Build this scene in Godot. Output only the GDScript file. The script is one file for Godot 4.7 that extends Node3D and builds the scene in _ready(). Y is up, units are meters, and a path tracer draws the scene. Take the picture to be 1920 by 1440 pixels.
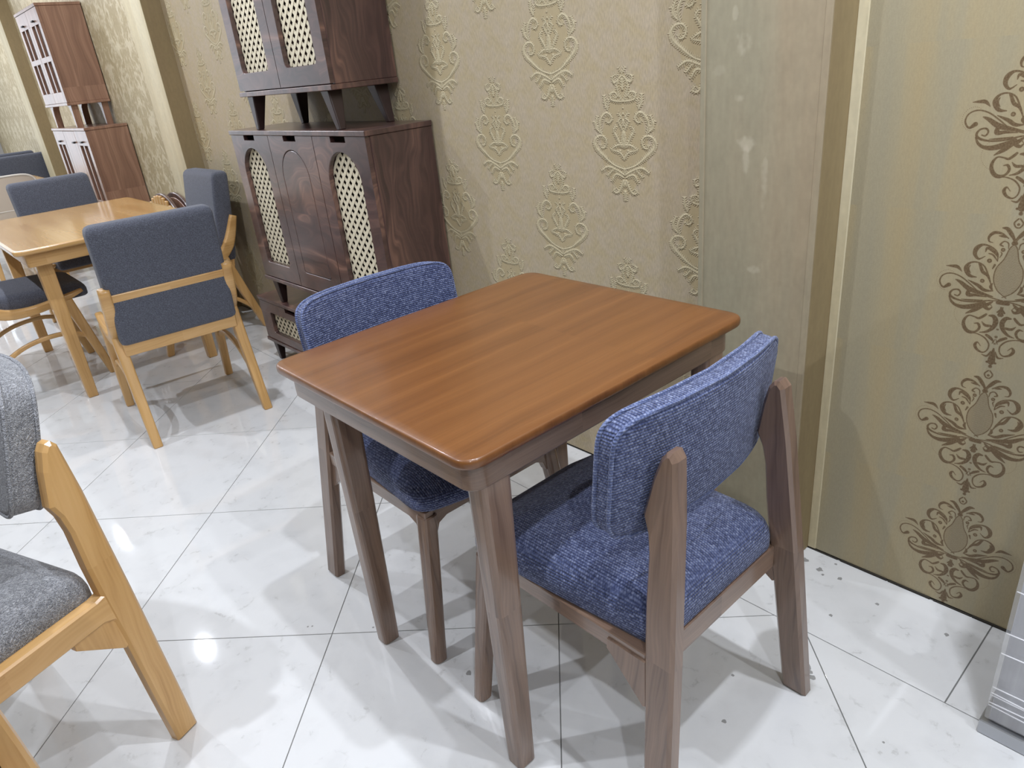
extends Node3D
# A furniture showroom: small brown table with two blue chairs, oak chairs and sets behind, cabinets along a papered wall.
# World: x runs along the papered wall, z comes out of it into the room, the camera stands over the origin.

const WALL_Z := -1.572
const PILLAR_Z := -1.466
const CEIL_Y := 2.66

var M := {}
var taken := {}
var woods := {}

func _ready():
	set_camera_and_light()
	make_materials()
	build_room()
	build_downlights()
	build_front_set()
	build_oak_chairs()
	build_oak_set()
	build_dark_cabinets()
	build_far_cabinets()
	build_background()
	build_wrapped_panel()

func set_camera_and_light():
	var cam := Camera3D.new()
	cam.name = "camera"
	var yaw := deg_to_rad(50.16121159)
	var pitch := deg_to_rad(-24.69895756)
	var roll := deg_to_rad(-6.17183079)
	cam.transform = Transform3D(Basis(Vector3.UP, yaw) * Basis(Vector3.RIGHT, pitch) * Basis(Vector3.BACK, roll), Vector3(0, 1.295, 0))
	cam.fov = rad_to_deg(2.0 * atan(720.0 / 1329.06))
	cam.near = 0.02
	cam.far = 60.0
	add_child(cam)
	cam.current = true
	var env := Environment.new()
	env.background_mode = Environment.BG_COLOR
	# daylight outside the shop window at the far end of the room
	env.background_color = Color(0.93, 0.96, 1.0)
	env.background_energy_multiplier = 5.0
	env.tonemap_mode = Environment.TONE_MAPPER_LINEAR
	env.tonemap_exposure = 0.43
	env.sdfgi_enabled = true
	env.ssao_enabled = true
	env.ssil_enabled = true
	var we := WorldEnvironment.new()
	we.name = "environment"
	we.environment = env
	add_child(we)

# ---------------------------------------------------------------- objects
func numbered(called: String) -> String:
	var k: int = taken.get(called, 0)
	taken[called] = k + 1
	return called if k == 0 else "%s_%03d" % [called, k]

func begin() -> SurfaceTool:
	var st := SurfaceTool.new()
	st.begin(Mesh.PRIMITIVE_TRIANGLES)
	st.set_smooth_group(-1)
	return st

func shape(st: SurfaceTool) -> ArrayMesh:
	st.generate_normals()
	return st.commit()

func part(called: String, mesh: Mesh, m: Material, parent: Node) -> MeshInstance3D:
	var o := MeshInstance3D.new()
	o.mesh = mesh
	o.material_override = m
	o.name = numbered(called) if parent == self else called
	o.cast_shadow = GeometryInstance3D.SHADOW_CASTING_SETTING_ON
	parent.add_child(o, true)
	return o

func obj(called: String, st: SurfaceTool, m: Material, parent: Node) -> MeshInstance3D:
	return part(called, shape(st), m, parent)

func tag(o: Node, label: String, category: String, group := "") -> void:
	o.set_meta("label", label)
	o.set_meta("category", category)
	if group != "":
		o.set_meta("group", group)

func thing(called: String, label: String, category: String, at := Vector3.ZERO, turn := 0.0, group := "") -> Node3D:
	var o := Node3D.new()
	o.name = numbered(called)
	add_child(o)
	o.position = at
	o.rotation.y = turn
	tag(o, label, category, group)
	return o

func copy_of(o: Node3D, label: String, at: Vector3, turn: float, group := "") -> Node3D:
	var c: Node3D = o.duplicate()
	c.name = numbered(String(o.name))
	add_child(c)
	c.position = at
	c.rotation.y = turn
	c.set_meta("label", label)
	if group != "":
		c.set_meta("group", group)
	return c

func setting(called: String) -> Node3D:
	var o := Node3D.new()
	o.name = called
	add_child(o)
	o.set_meta("kind", "structure")
	return o

# ---------------------------------------------------------------- shapes
func tri(st: SurfaceTool, a: Vector3, b: Vector3, c: Vector3, out: Vector3) -> void:
	if (b - a).cross(c - a).dot(out) > 0.0:
		st.add_vertex(a); st.add_vertex(c); st.add_vertex(b)
	else:
		st.add_vertex(a); st.add_vertex(b); st.add_vertex(c)

func quad(st: SurfaceTool, a: Vector3, b: Vector3, c: Vector3, d: Vector3, out: Vector3) -> void:
	tri(st, a, b, c, out)
	tri(st, a, c, d, out)

# a box with chamfered edges
func cbox(st: SurfaceTool, c: Vector3, s: Vector3, ch := 0.003, xf := Transform3D.IDENTITY) -> void:
	var h := s * 0.5
	ch = minf(ch, minf(h.x, minf(h.y, h.z)) * 0.9)
	var v := {}
	for sx in [-1, 1]:
		for sy in [-1, 1]:
			for sz in [-1, 1]:
				var p := Vector3(sx * h.x, sy * h.y, sz * h.z)
				for ax in 3:
					var q := p
					for k in 3:
						if k != ax:
							q[k] -= signf(p[k]) * ch
					v[[sx, sy, sz, ax]] = xf * (c + q)
	var mid := xf * c
	for ax in 3:
		for sg in [-1, 1]:
			var k := []
			for o in [[-1, -1], [-1, 1], [1, 1], [1, -1]]:
				var key := [0, 0, 0, ax]
				key[ax] = sg
				key[(ax + 1) % 3] = o[0]
				key[(ax + 2) % 3] = o[1]
				k.append(v[key])
			quad(st, k[0], k[1], k[2], k[3], (k[0] + k[2]) * 0.5 - mid)
	for ax in 3:
		var b := (ax + 1) % 3
		var d := (ax + 2) % 3
		for sb in [-1, 1]:
			for sd in [-1, 1]:
				var k := []
				for o in [[-1, b], [1, b], [1, d], [-1, d]]:
					var key := [0, 0, 0, o[1]]
					key[ax] = o[0]
					key[b] = sb
					key[d] = sd
					k.append(v[key])
				quad(st, k[0], k[1], k[2], k[3], (k[0] + k[2]) * 0.5 - mid)
	for sx in [-1, 1]:
		for sy in [-1, 1]:
			for sz in [-1, 1]:
				var a: Vector3 = v[[sx, sy, sz, 0]]
				tri(st, a, v[[sx, sy, sz, 1]], v[[sx, sy, sz, 2]], a - mid)

func centre_of(r: PackedVector3Array) -> Vector3:
	var c := Vector3.ZERO
	for p in r:
		c += p
	return c / r.size()

# skin over a row of rings with the same number of points
func loft(st: SurfaceTool, rings: Array, cap0 := true, cap1 := true, smooth := true, closed := false) -> void:
	var n := rings.size()
	st.set_smooth_group(0 if smooth else -1)
	for i in (n if closed else n - 1):
		var r0: PackedVector3Array = rings[i]
		var r1: PackedVector3Array = rings[(i + 1) % n]
		var c := (centre_of(r0) + centre_of(r1)) * 0.5
		var m := r0.size()
		for j in m:
			var k := (j + 1) % m
			quad(st, r0[j], r0[k], r1[k], r1[j], (r0[j] + r0[k] + r1[k] + r1[j]) * 0.25 - c)
	for e in [[cap0, 0, 1], [cap1, n - 1, n - 2]]:
		if e[0] and not closed:
			var r: PackedVector3Array = rings[e[1]]
			var c := centre_of(r)
			var out := c - centre_of(rings[e[2]])
			for j in r.size():
				tri(st, c, r[j], r[(j + 1) % r.size()], out)
	st.set_smooth_group(-1)

# rounded rectangle ring: half extents along two axes
func ring_rect(c: Vector3, ax: Vector3, ay: Vector3, hx: float, hy: float, r: float, segs := 3) -> PackedVector3Array:
	var out := PackedVector3Array()
	r = minf(r, minf(hx, hy) * 0.98)
	for q in 4:
		var sx: float = [1, -1, -1, 1][q]
		var sy: float = [1, 1, -1, -1][q]
		for k in segs + 1:
			var a := PI * 0.5 * (q + float(k) / segs)
			out.append(c + ax * (sx * (hx - r) + cos(a) * r) + ay * (sy * (hy - r) + sin(a) * r))
	return out

func ring_round(c: Vector3, ax: Vector3, ay: Vector3, rx: float, ry: float, n := 12) -> PackedVector3Array:
	var out := PackedVector3Array()
	for k in n:
		var a := TAU * k / n
		out.append(c + ax * cos(a) * rx + ay * sin(a) * ry)
	return out

# a straight member from p to q; wide along ref's side, deep across; ends eased
func bar(st: SurfaceTool, p: Vector3, q: Vector3, ref: Vector3, w0: float, d0: float, w1: float, d1: float, r := 0.006, ease_end := 0.004) -> void:
	var t := (q - p).normalized()
	var ay := (ref - t * ref.dot(t)).normalized()
	var ax := ay.cross(t)
	var rings := []
	rings.append(ring_rect(p, ax, ay, w0 * 0.5 - ease_end, d0 * 0.5 - ease_end, maxf(r - ease_end, 0.001)))
	rings.append(ring_rect(p + t * ease_end, ax, ay, w0 * 0.5, d0 * 0.5, r))
	rings.append(ring_rect(q - t * ease_end, ax, ay, w1 * 0.5, d1 * 0.5, r))
	rings.append(ring_rect(q, ax, ay, w1 * 0.5 - ease_end, d1 * 0.5 - ease_end, maxf(r - ease_end, 0.001)))
	loft(st, rings, true, true, false)

# a leaning leg with level ends, foot first; sizes along x and z
func leg(st: SurfaceTool, foot: Vector3, top: Vector3, wx0: float, wz0: float, wx1: float, wz1: float, r := 0.006) -> void:
	var e := 0.003
	var t := top - foot
	var k := e / t.y
	var rings := []
	rings.append(ring_rect(foot, Vector3.RIGHT, Vector3.BACK, wx0 * 0.5 - e, wz0 * 0.5 - e, maxf(r - e, 0.001)))
	rings.append(ring_rect(foot + t * k, Vector3.RIGHT, Vector3.BACK, wx0 * 0.5, wz0 * 0.5, r))
	rings.append(ring_rect(top - t * k, Vector3.RIGHT, Vector3.BACK, wx1 * 0.5, wz1 * 0.5, r))
	rings.append(ring_rect(top, Vector3.RIGHT, Vector3.BACK, wx1 * 0.5 - e, wz1 * 0.5 - e, maxf(r - e, 0.001)))
	loft(st, rings, true, true, false)

func spline(pts: Array, steps: int) -> PackedVector3Array:
	var out := PackedVector3Array()
	var n := pts.size()
	for i in n - 1:
		var a: Vector3 = pts[maxi(i - 1, 0)]
		var d: Vector3 = pts[mini(i + 2, n - 1)]
		for k in steps:
			out.append((pts[i] as Vector3).cubic_interpolate(pts[i + 1], a, d, float(k) / steps))
	out.append(pts[n - 1])
	return out

# a member swept along a path; h: size across ref's plane, w: size along ref
func sweep(st: SurfaceTool, path: PackedVector3Array, ref: Vector3, h: Array, w: Array, r := 0.006, closed := false, round_n := 0) -> void:
	var rings := []
	var n := path.size()
	for i in n:
		var t: Vector3
		if closed:
			t = (path[(i + 1) % n] - path[(i - 1 + n) % n]).normalized()
		else:
			t = (path[mini(i + 1, n - 1)] - path[maxi(i - 1, 0)]).normalized()
		var ay := (ref - t * ref.dot(t)).normalized()
		var ax := ay.cross(t)
		var f := float(i) / (n - 1) * (h.size() - 1)
		var k := mini(int(f), h.size() - 2) if h.size() > 1 else 0
		var hh: float = lerpf(h[k], h[k + 1], f - k) if h.size() > 1 else h[0]
		var f2 := float(i) / (n - 1) * (w.size() - 1)
		var k2 := mini(int(f2), w.size() - 2) if w.size() > 1 else 0
		var ww: float = lerpf(w[k2], w[k2 + 1], f2 - k2) if w.size() > 1 else w[0]
		if round_n > 0:
			rings.append(ring_round(path[i], ax, ay, hh * 0.5, ww * 0.5, round_n))
		else:
			rings.append(ring_rect(path[i], ax, ay, hh * 0.5, ww * 0.5, r))
	loft(st, rings, true, true, true, closed)

# corners rounded with arcs
func round_poly(corners: Array, radii: Array, segs := 6) -> PackedVector2Array:
	var out := PackedVector2Array()
	var n := corners.size()
	for i in n:
		var p: Vector2 = corners[i]
		var a: Vector2 = ((corners[(i - 1 + n) % n] as Vector2) - p)
		var b: Vector2 = ((corners[(i + 1) % n] as Vector2) - p)
		var r: float = radii[i]
		if r <= 0.0:
			out.append(p)
			continue
		var half := absf(a.angle_to(b)) * 0.5
		var d := minf(r / tan(half), minf(a.length(), b.length()) * 0.499)
		var p0 := p + a.normalized() * d
		var p1 := p + b.normalized() * d
		for k in segs + 1:
			var t := float(k) / segs
			out.append(p0.lerp(p, t).lerp(p.lerp(p1, t), t))
	return out

# polygon in local xy pushed from z0 to z1, rims chamfered
func extrude(st: SurfaceTool, poly: PackedVector2Array, z0: float, z1: float, xf := Transform3D.IDENTITY, ch := 0.002) -> void:
	poly = poly.duplicate()
	var area := 0.0
	for i in poly.size():
		area += poly[i].cross(poly[(i + 1) % poly.size()])
	if area < 0.0:
		poly.reverse()
	var small := poly
	if ch > 0.0:
		small = inset_ccw(poly, ch)
	var idx := Geometry2D.triangulate_polygon(small)
	var b := xf.basis
	for i in range(0, idx.size(), 3):
		for e in [[z0, -1.0], [z1, 1.0]]:
			var z: float = e[0]
			var p := []
			for k in 3:
				var q: Vector2 = small[idx[i + k]]
				p.append(xf * Vector3(q.x, q.y, z))
			tri(st, p[0], p[1], p[2], b * Vector3(0, 0, e[1]))
	var n := poly.size()
	var zm := (z0 + z1) * 0.5
	for i in n:
		var k := (i + 1) % n
		var d := (poly[k] - poly[i])
		var out2 := Vector2(d.y, -d.x).normalized()
		var o := b * Vector3(out2.x, out2.y, 0)
		quad(st, xf * v3(poly[i], z0 + ch), xf * v3(poly[k], z0 + ch), xf * v3(poly[k], z1 - ch), xf * v3(poly[i], z1 - ch), o)
		if ch > 0.0:
			quad(st, xf * v3(poly[i], z0 + ch), xf * v3(poly[k], z0 + ch), xf * v3(small[k], z0), xf * v3(small[i], z0), o + b * Vector3(0, 0, z0 - zm).normalized())
			quad(st, xf * v3(poly[i], z1 - ch), xf * v3(poly[k], z1 - ch), xf * v3(small[k], z1), xf * v3(small[i], z1), o + b * Vector3(0, 0, z1 - zm).normalized())

func v3(p: Vector2, z: float) -> Vector3:
	return Vector3(p.x, p.y, z)

func inset_ccw(poly: PackedVector2Array, d: float) -> PackedVector2Array:
	var out := PackedVector2Array()
	var n := poly.size()
	for i in n:
		var e0 := (poly[i] - poly[(i - 1 + n) % n]).normalized()
		var e1 := (poly[(i + 1) % n] - poly[i]).normalized()
		var n0 := Vector2(-e0.y, e0.x)
		var n1 := Vector2(-e1.y, e1.x)
		var m := n0 + n1
		var l := m.length()
		m = n0 if l < 0.01 else m / l
		out.append(poly[i] + m * d / maxf(m.dot(n0), 0.5))
	return out

# a flat ring between a rectangle and a hole that can be seen whole from its middle
func holed_panel(st: SurfaceTool, lo: Vector2, hi: Vector2, hole: PackedVector2Array, z0: float, z1: float, ch := 0.002) -> void:
	var c := Vector2.ZERO
	for p in hole:
		c += p
	c /= hole.size()
	# the hole's points and the rectangle's corners, by angle
	var dirs := []
	for p in hole:
		dirs.append([(p - c).angle(), p])
	for q in [lo, Vector2(hi.x, lo.y), hi, Vector2(lo.x, hi.y)]:
		var far: Vector2 = c + (q - c) * 4.0
		var best := Vector2.INF
		for i in hole.size():
			var x = Geometry2D.segment_intersects_segment(c, far, hole[i], hole[(i + 1) % hole.size()])
			if x != null:
				best = x
		if best != Vector2.INF:
			dirs.append([(q - c).angle(), best])
	dirs.sort_custom(func(a, b): return a[0] < b[0])
	var inner := PackedVector2Array()
	var outer := PackedVector2Array()
	for d in dirs:
		var p: Vector2 = d[1]
		var u := (p - c).normalized()
		var t := 1e9
		if absf(u.x) > 1e-6:
			t = minf(t, ((hi.x if u.x > 0 else lo.x) - c.x) / u.x)
		if absf(u.y) > 1e-6:
			t = minf(t, ((hi.y if u.y > 0 else lo.y) - c.y) / u.y)
		inner.append(p)
		outer.append(c + u * t)
	var n := inner.size()
	for i in n:
		var k := (i + 1) % n
		var ui := (inner[i] - c).normalized() * ch
		var uk := (inner[k] - c).normalized() * ch
		quad(st, v3(inner[i] + ui, z1), v3(inner[k] + uk, z1), v3(outer[k], z1), v3(outer[i], z1), Vector3.BACK)
		quad(st, v3(inner[i], z0), v3(inner[k], z0), v3(outer[k], z0), v3(outer[i], z0), Vector3.FORWARD)
		var m := (inner[i] + inner[k]) * 0.5 - c
		quad(st, v3(inner[i], z0), v3(inner[k], z0), v3(inner[k], z1 - ch), v3(inner[i], z1 - ch), Vector3(-m.x, -m.y, 0))
		quad(st, v3(inner[i], z1 - ch), v3(inner[k], z1 - ch), v3(inner[k] + uk, z1), v3(inner[i] + ui, z1), Vector3(-m.x, -m.y, 0).normalized() + Vector3.BACK)
		if (outer[i] - outer[k]).length() > 1e-5:
			var mo := (outer[i] + outer[k]) * 0.5 - c
			quad(st, v3(outer[i], z0), v3(outer[k], z0), v3(outer[k], z1), v3(outer[i], z1), Vector3(mo.x, mo.y, 0))

# a padded block: rings of an outline in the xz plane; layers are [inset, height]
func padded(st: SurfaceTool, outline: PackedVector2Array, layers: Array, roll := Vector4.ZERO, sag := 0.0) -> void:
	var c := Vector2.ZERO
	for p in outline:
		c += p
	c /= outline.size()
	var rings := []
	for l in layers:
		var r := PackedVector3Array()
		for p in outline:
			var d := p - c
			var q: Vector2 = c + d * maxf(0.0, 1.0 - l[0] / d.length())
			var y: float = l[1]
			# the front edge rolls down: from x, to x, drop, height where it starts; the back sags a little
			if roll.z > 0.0:
				y -= roll.z * smoothstep(roll.x, roll.y, q.x) * clampf((l[1] - roll.w) / 0.05, 0.0, 1.0)
			if sag > 0.0:
				y -= sag * smoothstep(-0.12, -0.21, q.x)
			r.append(Vector3(q.x, y, q.y))
		rings.append(r)
	loft(st, rings, true, false)
	# the last ring closes as part of the same smooth skin
	st.set_smooth_group(0)
	var top: PackedVector3Array = rings[-1]
	var m := centre_of(top)
	for j in top.size():
		tri(st, m, top[j], top[(j + 1) % top.size()], Vector3.UP)
	st.set_smooth_group(-1)

const BROWN_MOTIF := [
	[-1.4,138.7,1.4,-22.2,142.2,1.5,-42,148.6,1.5,-61.4,163.7,1.5,-80.6,176.7,1.5,-98.8,181.1,1.5,-112.9,175,1.5,-117.1,161.6,1.8,-109.6,150.5,2.2,-99.4,156.7,4.8],
	[-18.9,144.5,1,-40,148.1,4.2,-61.9,154,5.5,-79,165.2,3.8,-88.4,169.4,1.3],
	[-61.5,151.7,4.2,-62.1,141.8,4.7,-48.7,142.7,3,-29.7,142,0.8],
	[-20.6,155.8,1,-35.5,155.5,3.7,-47.9,163.3,3.8,-66.3,171.7,0.8],
	[-80.2,187.5,0.8,-89,195.5,3.8,-98.9,196.1,3,-109.6,195.3,0.6],
	[-3.1,138.1,1,-24.9,135.3,1.7,-46.7,128.9,1.7,-69.7,127.1,1.9,-87.9,130.7,2.6,-94.9,138.2,2.6,-90.2,147.1,1.9,-80.6,149,1.9,-76.3,143.2,1.9,-79.8,136.4,1.7,-85.9,137.5,1.3],
	[-31.4,128.2,4.6,-49.2,119.6,6,-66,114.9,5.2,-80,116.2,3.7,-89.8,122.7,2.8,-95.2,133.2,1.7],
	[-32.5,123,3.4,-46.2,112.1,4.7,-60.3,102.1,1.1],
	[-36,133.8,1.7,-56.7,131.1,2.1,-73.1,130.3,0.6],
	[-11.6,261.7,1.2,-23.5,269.5,2.3,-36.1,270.1,3.6,-43.6,261.8,2.8,-42.6,253,1.6,-35.9,250.8,0.8],
	[-13.5,262.9,0.6,-20.9,264.7,2.7,-27.8,265,0.8],
	[-22.4,215.7,1,-24.7,231,1.6,-35.4,241.5,1.6,-50.7,245.1,2.4,-60.7,237.7,4.9,-62.7,225.6,4.1,-54.8,216.3,2.3,-44.6,222.8,0.8],
	[-22.5,222.5,0.8,-29.4,231.9,2.8,-42.4,239.5,3,-45.3,231.8,1],
	[-22.4,215.7,0.8,-31.4,226.7,2,-39,229,1.2],
	[-23.4,161.9,1,-32,182.6,1.8,-42.5,202.7,1.6,-56.6,209.5,1.6,-69.3,205.7,2.5,-73.8,194.2,4.6,-65.8,181.3,3.8,-53.1,179.4,1],
	[-26.5,170.3,0.6,-34.3,185.4,3.1,-43.7,191.8,3.7,-50.3,204.9,2.9,-53.8,209.7,1],
	[-64.6,186.4,0.8,-69.6,194.3,2.5,-66.9,202.2,0.8],
	[-16.9,238.9,4.3,-16.7,238.7,4.3],
	[-36,215,4.9,-35.8,214.9,4.9],
	[-41.9,173.6,4.6,-41.7,173.4,4.6],
	[-8.5,242.5,1,-10.1,252.1,1.4,-17.3,255.2,1.4,-22.7,248.5,2,-18,245.8,1.4],
	[-19.9,223.3,0.8,-17.5,230.8,1.4,-20.2,234.6,0.6],
	[-25.7,207.8,2.4,-28.2,200.1,1.2],
	[-20.6,155.8,0.8,-25.5,163.6,3.3,-23.8,171.2,0.8],
	[2.1,253.3,1.2,-6,243.2,1.2,-12.3,221,1.2,-22.1,202,1.2,-23.1,178.5,1.2,-13.5,158.1,1.2,3.1,145.4,1.2],
	[1.3,253.1,4.7,-2.3,261,2.9,-8.5,270.3,4.3,-16.1,279.3,3.9,-23.7,280.5,1.6],
	[-1.5,299.5,1.5,-7.1,291.5,1.7,-3.6,283.7,1.5,0.9,282.7,1.5],
	[-0.1,289,2.9,0.1,288.8,2.9],
	[1.1,134.3,4.9,-8.9,133.7,3.7],
	[1.6,125.5,1.2,-5.9,114.4,2.1],
	[1.6,125.5,1.2,-3.3,109.3,2.5],
	[1.6,125.5,1.2,1.6,107.5,2.3],
	[-17.3,134.3,1.2,-23.9,128.4,3.8,-29.6,122.8,4.6,-22.3,118.1,3.1,-16.6,123.3,1],
	[-19.4,133.6,0.8,-20.2,128.5,1,-17.7,124.6,0.8],
	[-24.4,106.5,2.5,-29.3,101.1,3,-36.2,96.1,2.6,-44.2,98.1,1.7,-54,98.7,1.7,-60.5,89.7,3,-60.8,78.3,3.9,-55,68,4.4,-46.6,64.1,3.9,-36.8,67.4,2.4,-31.8,76.7,2.8,-35.5,84.8,2.6,-42.1,84,0.9],
	[-18.5,105,1.9,-10.5,104.3,4.2,-5.6,93.9,5.4,-9.1,80.4,4.2,-19,70.5,2.8,-30,67,0.9],
	[-13.4,83.7,3,-22.9,83.8,3,-29.2,90.1,0.9],
	[-43.1,63.7,1.3,-31.2,62.5,1.3,-18.9,56.9,1.7,-10.1,45.3,1.7,-11,32.4,1.5,-18.1,25.7,1.7,-28.3,29.2,2.8,-33.9,38.4,3.5,-30.3,45.4,1.7,-23.8,38.6,0.7],
	[0.5,38.3,0.9,0.9,24.7,4.3,0.3,11.8,7.4,0.2,6.7,5.2],
	[0.4,-0.9,3.5,0.7,-2,3.1],
	[-3.8,7.5,3,-7.6,7.2,2.6],
	[-4,31.5,0.9,-9.5,19.9,2.4,-18.9,21.1,0.9],
	[0.8,79.3,1.9,0.7,79,1.9],
	[0.5,63.2,2.8,0.3,62.9,2.8],
	[1,48.5,1.5,0.9,48.2,1.5],
	[-17,63.8,3,-8.6,58.4,3.4,-1.8,51.1,0.9],
	[-4.3,48.9,1.1,-0.9,57.7,0.8],
]
const RELIEF_MOTIF := [
	[0.7,88.3,4,-39.1,99.8,4.7,-73.2,122.1,7.5,-98,141.9,8.9,-105,159.3,7.5,-94,173.2,5.4,-74.1,175.4,4.7,-61.1,162.7,4,-67.1,146.8,4,-81.8,145.1,2.7,-83.2,155.2,2],
	[-77.8,179.6,2.7,-84.3,202.3,4.7,-75.2,224.8,5.9,-59.1,235.7,5.2,-43.4,228.6,4.5,-41,216.1,3.9,-52.8,210.1,3.3,-60.9,216.8,2],
	[-79.6,182.5,2,-98.4,199.5,5.7,-90.6,227.7,3],
	[-89.1,188.1,1.7,-103.4,213.8,3.4],
	[-51.1,241.1,1.6,-61.7,257.8,5.2,-63.5,279.6,3.9],
	[-52.7,246.6,1.3,-49.6,268.4,3.2],
	[0.4,263.9,3.1,-23.5,265,3.5,-41.2,270.3,3.8,-40.5,283.8,4.4,-25.5,286.5,3.8,-18.5,276.1,3.1,-30.6,273.3,1.6],
	[0.3,261.7,1.9,-13.4,283.5,3.1,-18.1,302.2,4.1,-9.9,320.3,4,1.3,327.5,2.8],
	[-10,318.9,2.5,-28,310.5,4.4,-31.7,325.2,3.7,-16.7,331,1.9],
	[-0.3,332.8,2.4,-10.5,347.6,1.8],
	[0.9,293.6,4.3,0.9,319.8,3.1],
	[0.6,114.1,3.3,-14.5,132.2,3.9,-41,138.7,2.3],
	[-0.5,152.2,4.5,-23.1,151.8,4.3,-46.8,140,2],
	[0.9,185.6,7.7,0.8,166.2,11.6,0.5,149.4,7.8],
	[-8.2,146.5,2.6,-24.1,173,5.5,-34.7,189.7,4.2,-25.8,200.8,2.3],
	[-1.6,188.4,2.6,-16.6,213.2,3.8,-6.1,222.7,3.2,-15.7,233.7,2.5],
	[0.5,248.3,2.5,0.8,247,2.5],
	[-0.1,233.5,3.5,0.2,232.1,3.5],
	[-0.5,215.8,5.1,-0.3,202.2,3.8],
	[-14.3,137.9,4.6,-13.5,137.3,4.6],
	[0.1,72.3,3.3,-28.1,85.7,6.1,-59,93.3,6.1,-83.6,82,3.1],
	[-4,66.3,3.3,-30.6,73.9,5.4,-45.2,55.5,2.4],
	[-39.6,88.1,2.7,-60.3,69.6,3.4],
	[-4.3,57.6,5.4,-18.1,31.7,5.5,-31,22.9,4.1,-42.6,28.8,3.5,-32.3,36.9,2.7],
	[-0.8,48.9,9.4,-0.6,46,8.1],
	[-1.7,28.3,4.4,-2,1.5,1.7],
	[0.4,89.7,4.6,-0.1,78.1,4.7],
]

# ---------------------------------------------------------------- textures and materials
func noise(seed_: int, freq: float, octaves := 4, kind := FastNoiseLite.TYPE_SIMPLEX_SMOOTH) -> FastNoiseLite:
	var n := FastNoiseLite.new()
	n.seed = seed_
	n.noise_type = kind
	n.frequency = freq
	n.fractal_octaves = octaves
	return n

func grey_bytes(n: FastNoiseLite, w: int, h: int) -> PackedByteArray:
	var im := n.get_seamless_image(w, h, false, false, 0.2)
	im.convert(Image.FORMAT_L8)
	return im.get_data()

func picture(w: int, h: int, rgb: PackedByteArray) -> ImageTexture:
	var im := Image.create_from_data(w, h, false, Image.FORMAT_RGB8, rgb)
	im.generate_mipmaps()
	return ImageTexture.create_from_image(im)

func put(rgb: PackedByteArray, i: int, c: Color) -> void:
	rgb[i * 3] = clampi(int(c.r * 255.0 + 0.5), 0, 255)
	rgb[i * 3 + 1] = clampi(int(c.g * 255.0 + 0.5), 0, 255)
	rgb[i * 3 + 2] = clampi(int(c.b * 255.0 + 0.5), 0, 255)

# wood: grain runs along v (or u when turned); colours from dark to light
func wood_texture(cols: Array, seed_: int, across: float, along: float, figure: float, turned := false, size := 400) -> ImageTexture:
	var key := [cols, seed_]
	if turned and woods.has(key):
		var im: Image = (woods[key] as Image).duplicate()
		im.rotate_90(CLOCKWISE)
		im.generate_mipmaps()
		return ImageTexture.create_from_image(im)
	var big := noise(seed_, 1.0, 3)
	var fine := noise(seed_ + 7, 1.0, 2)
	var rgb := PackedByteArray()
	rgb.resize(size * size * 3)
	for y in size:
		for x in size:
			var u := float(y if turned else x) / size
			var v := float(x if turned else y) / size
			var warp := big.get_noise_2d(u * 3.0, v * 1.3) * figure
			var a := big.get_noise_2d((u + warp) * across, v * along + warp * 2.0)
			var b := fine.get_noise_2d((u + warp * 0.6) * across * 9.0, v * along * 2.2)
			var t := clampf(0.5 + a * 0.62 + b * 0.25, 0.0, 1.0) * (cols.size() - 1)
			var k := mini(int(t), cols.size() - 2)
			put(rgb, y * size + x, (cols[k] as Color).lerp(cols[k + 1], t - k))
	if not turned:
		woods[key] = Image.create_from_data(size, size, false, Image.FORMAT_RGB8, rgb)
	return picture(size, size, rgb)

func wood(tex: Texture2D, metres: float, rough: float, coat := 0.0) -> StandardMaterial3D:
	var m := StandardMaterial3D.new()
	m.albedo_texture = tex
	m.uv1_triplanar = true
	m.uv1_triplanar_sharpness = 8.0
	m.uv1_scale = Vector3.ONE / metres
	m.roughness = rough
	if coat > 0.0:
		m.clearcoat_enabled = true
		m.clearcoat = coat
		m.clearcoat_roughness = 0.12
	return m

func plain(c: Color, rough: float, metal := 0.0) -> StandardMaterial3D:
	var m := StandardMaterial3D.new()
	m.albedo_color = c
	m.roughness = rough
	m.metallic = metal
	return m

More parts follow.
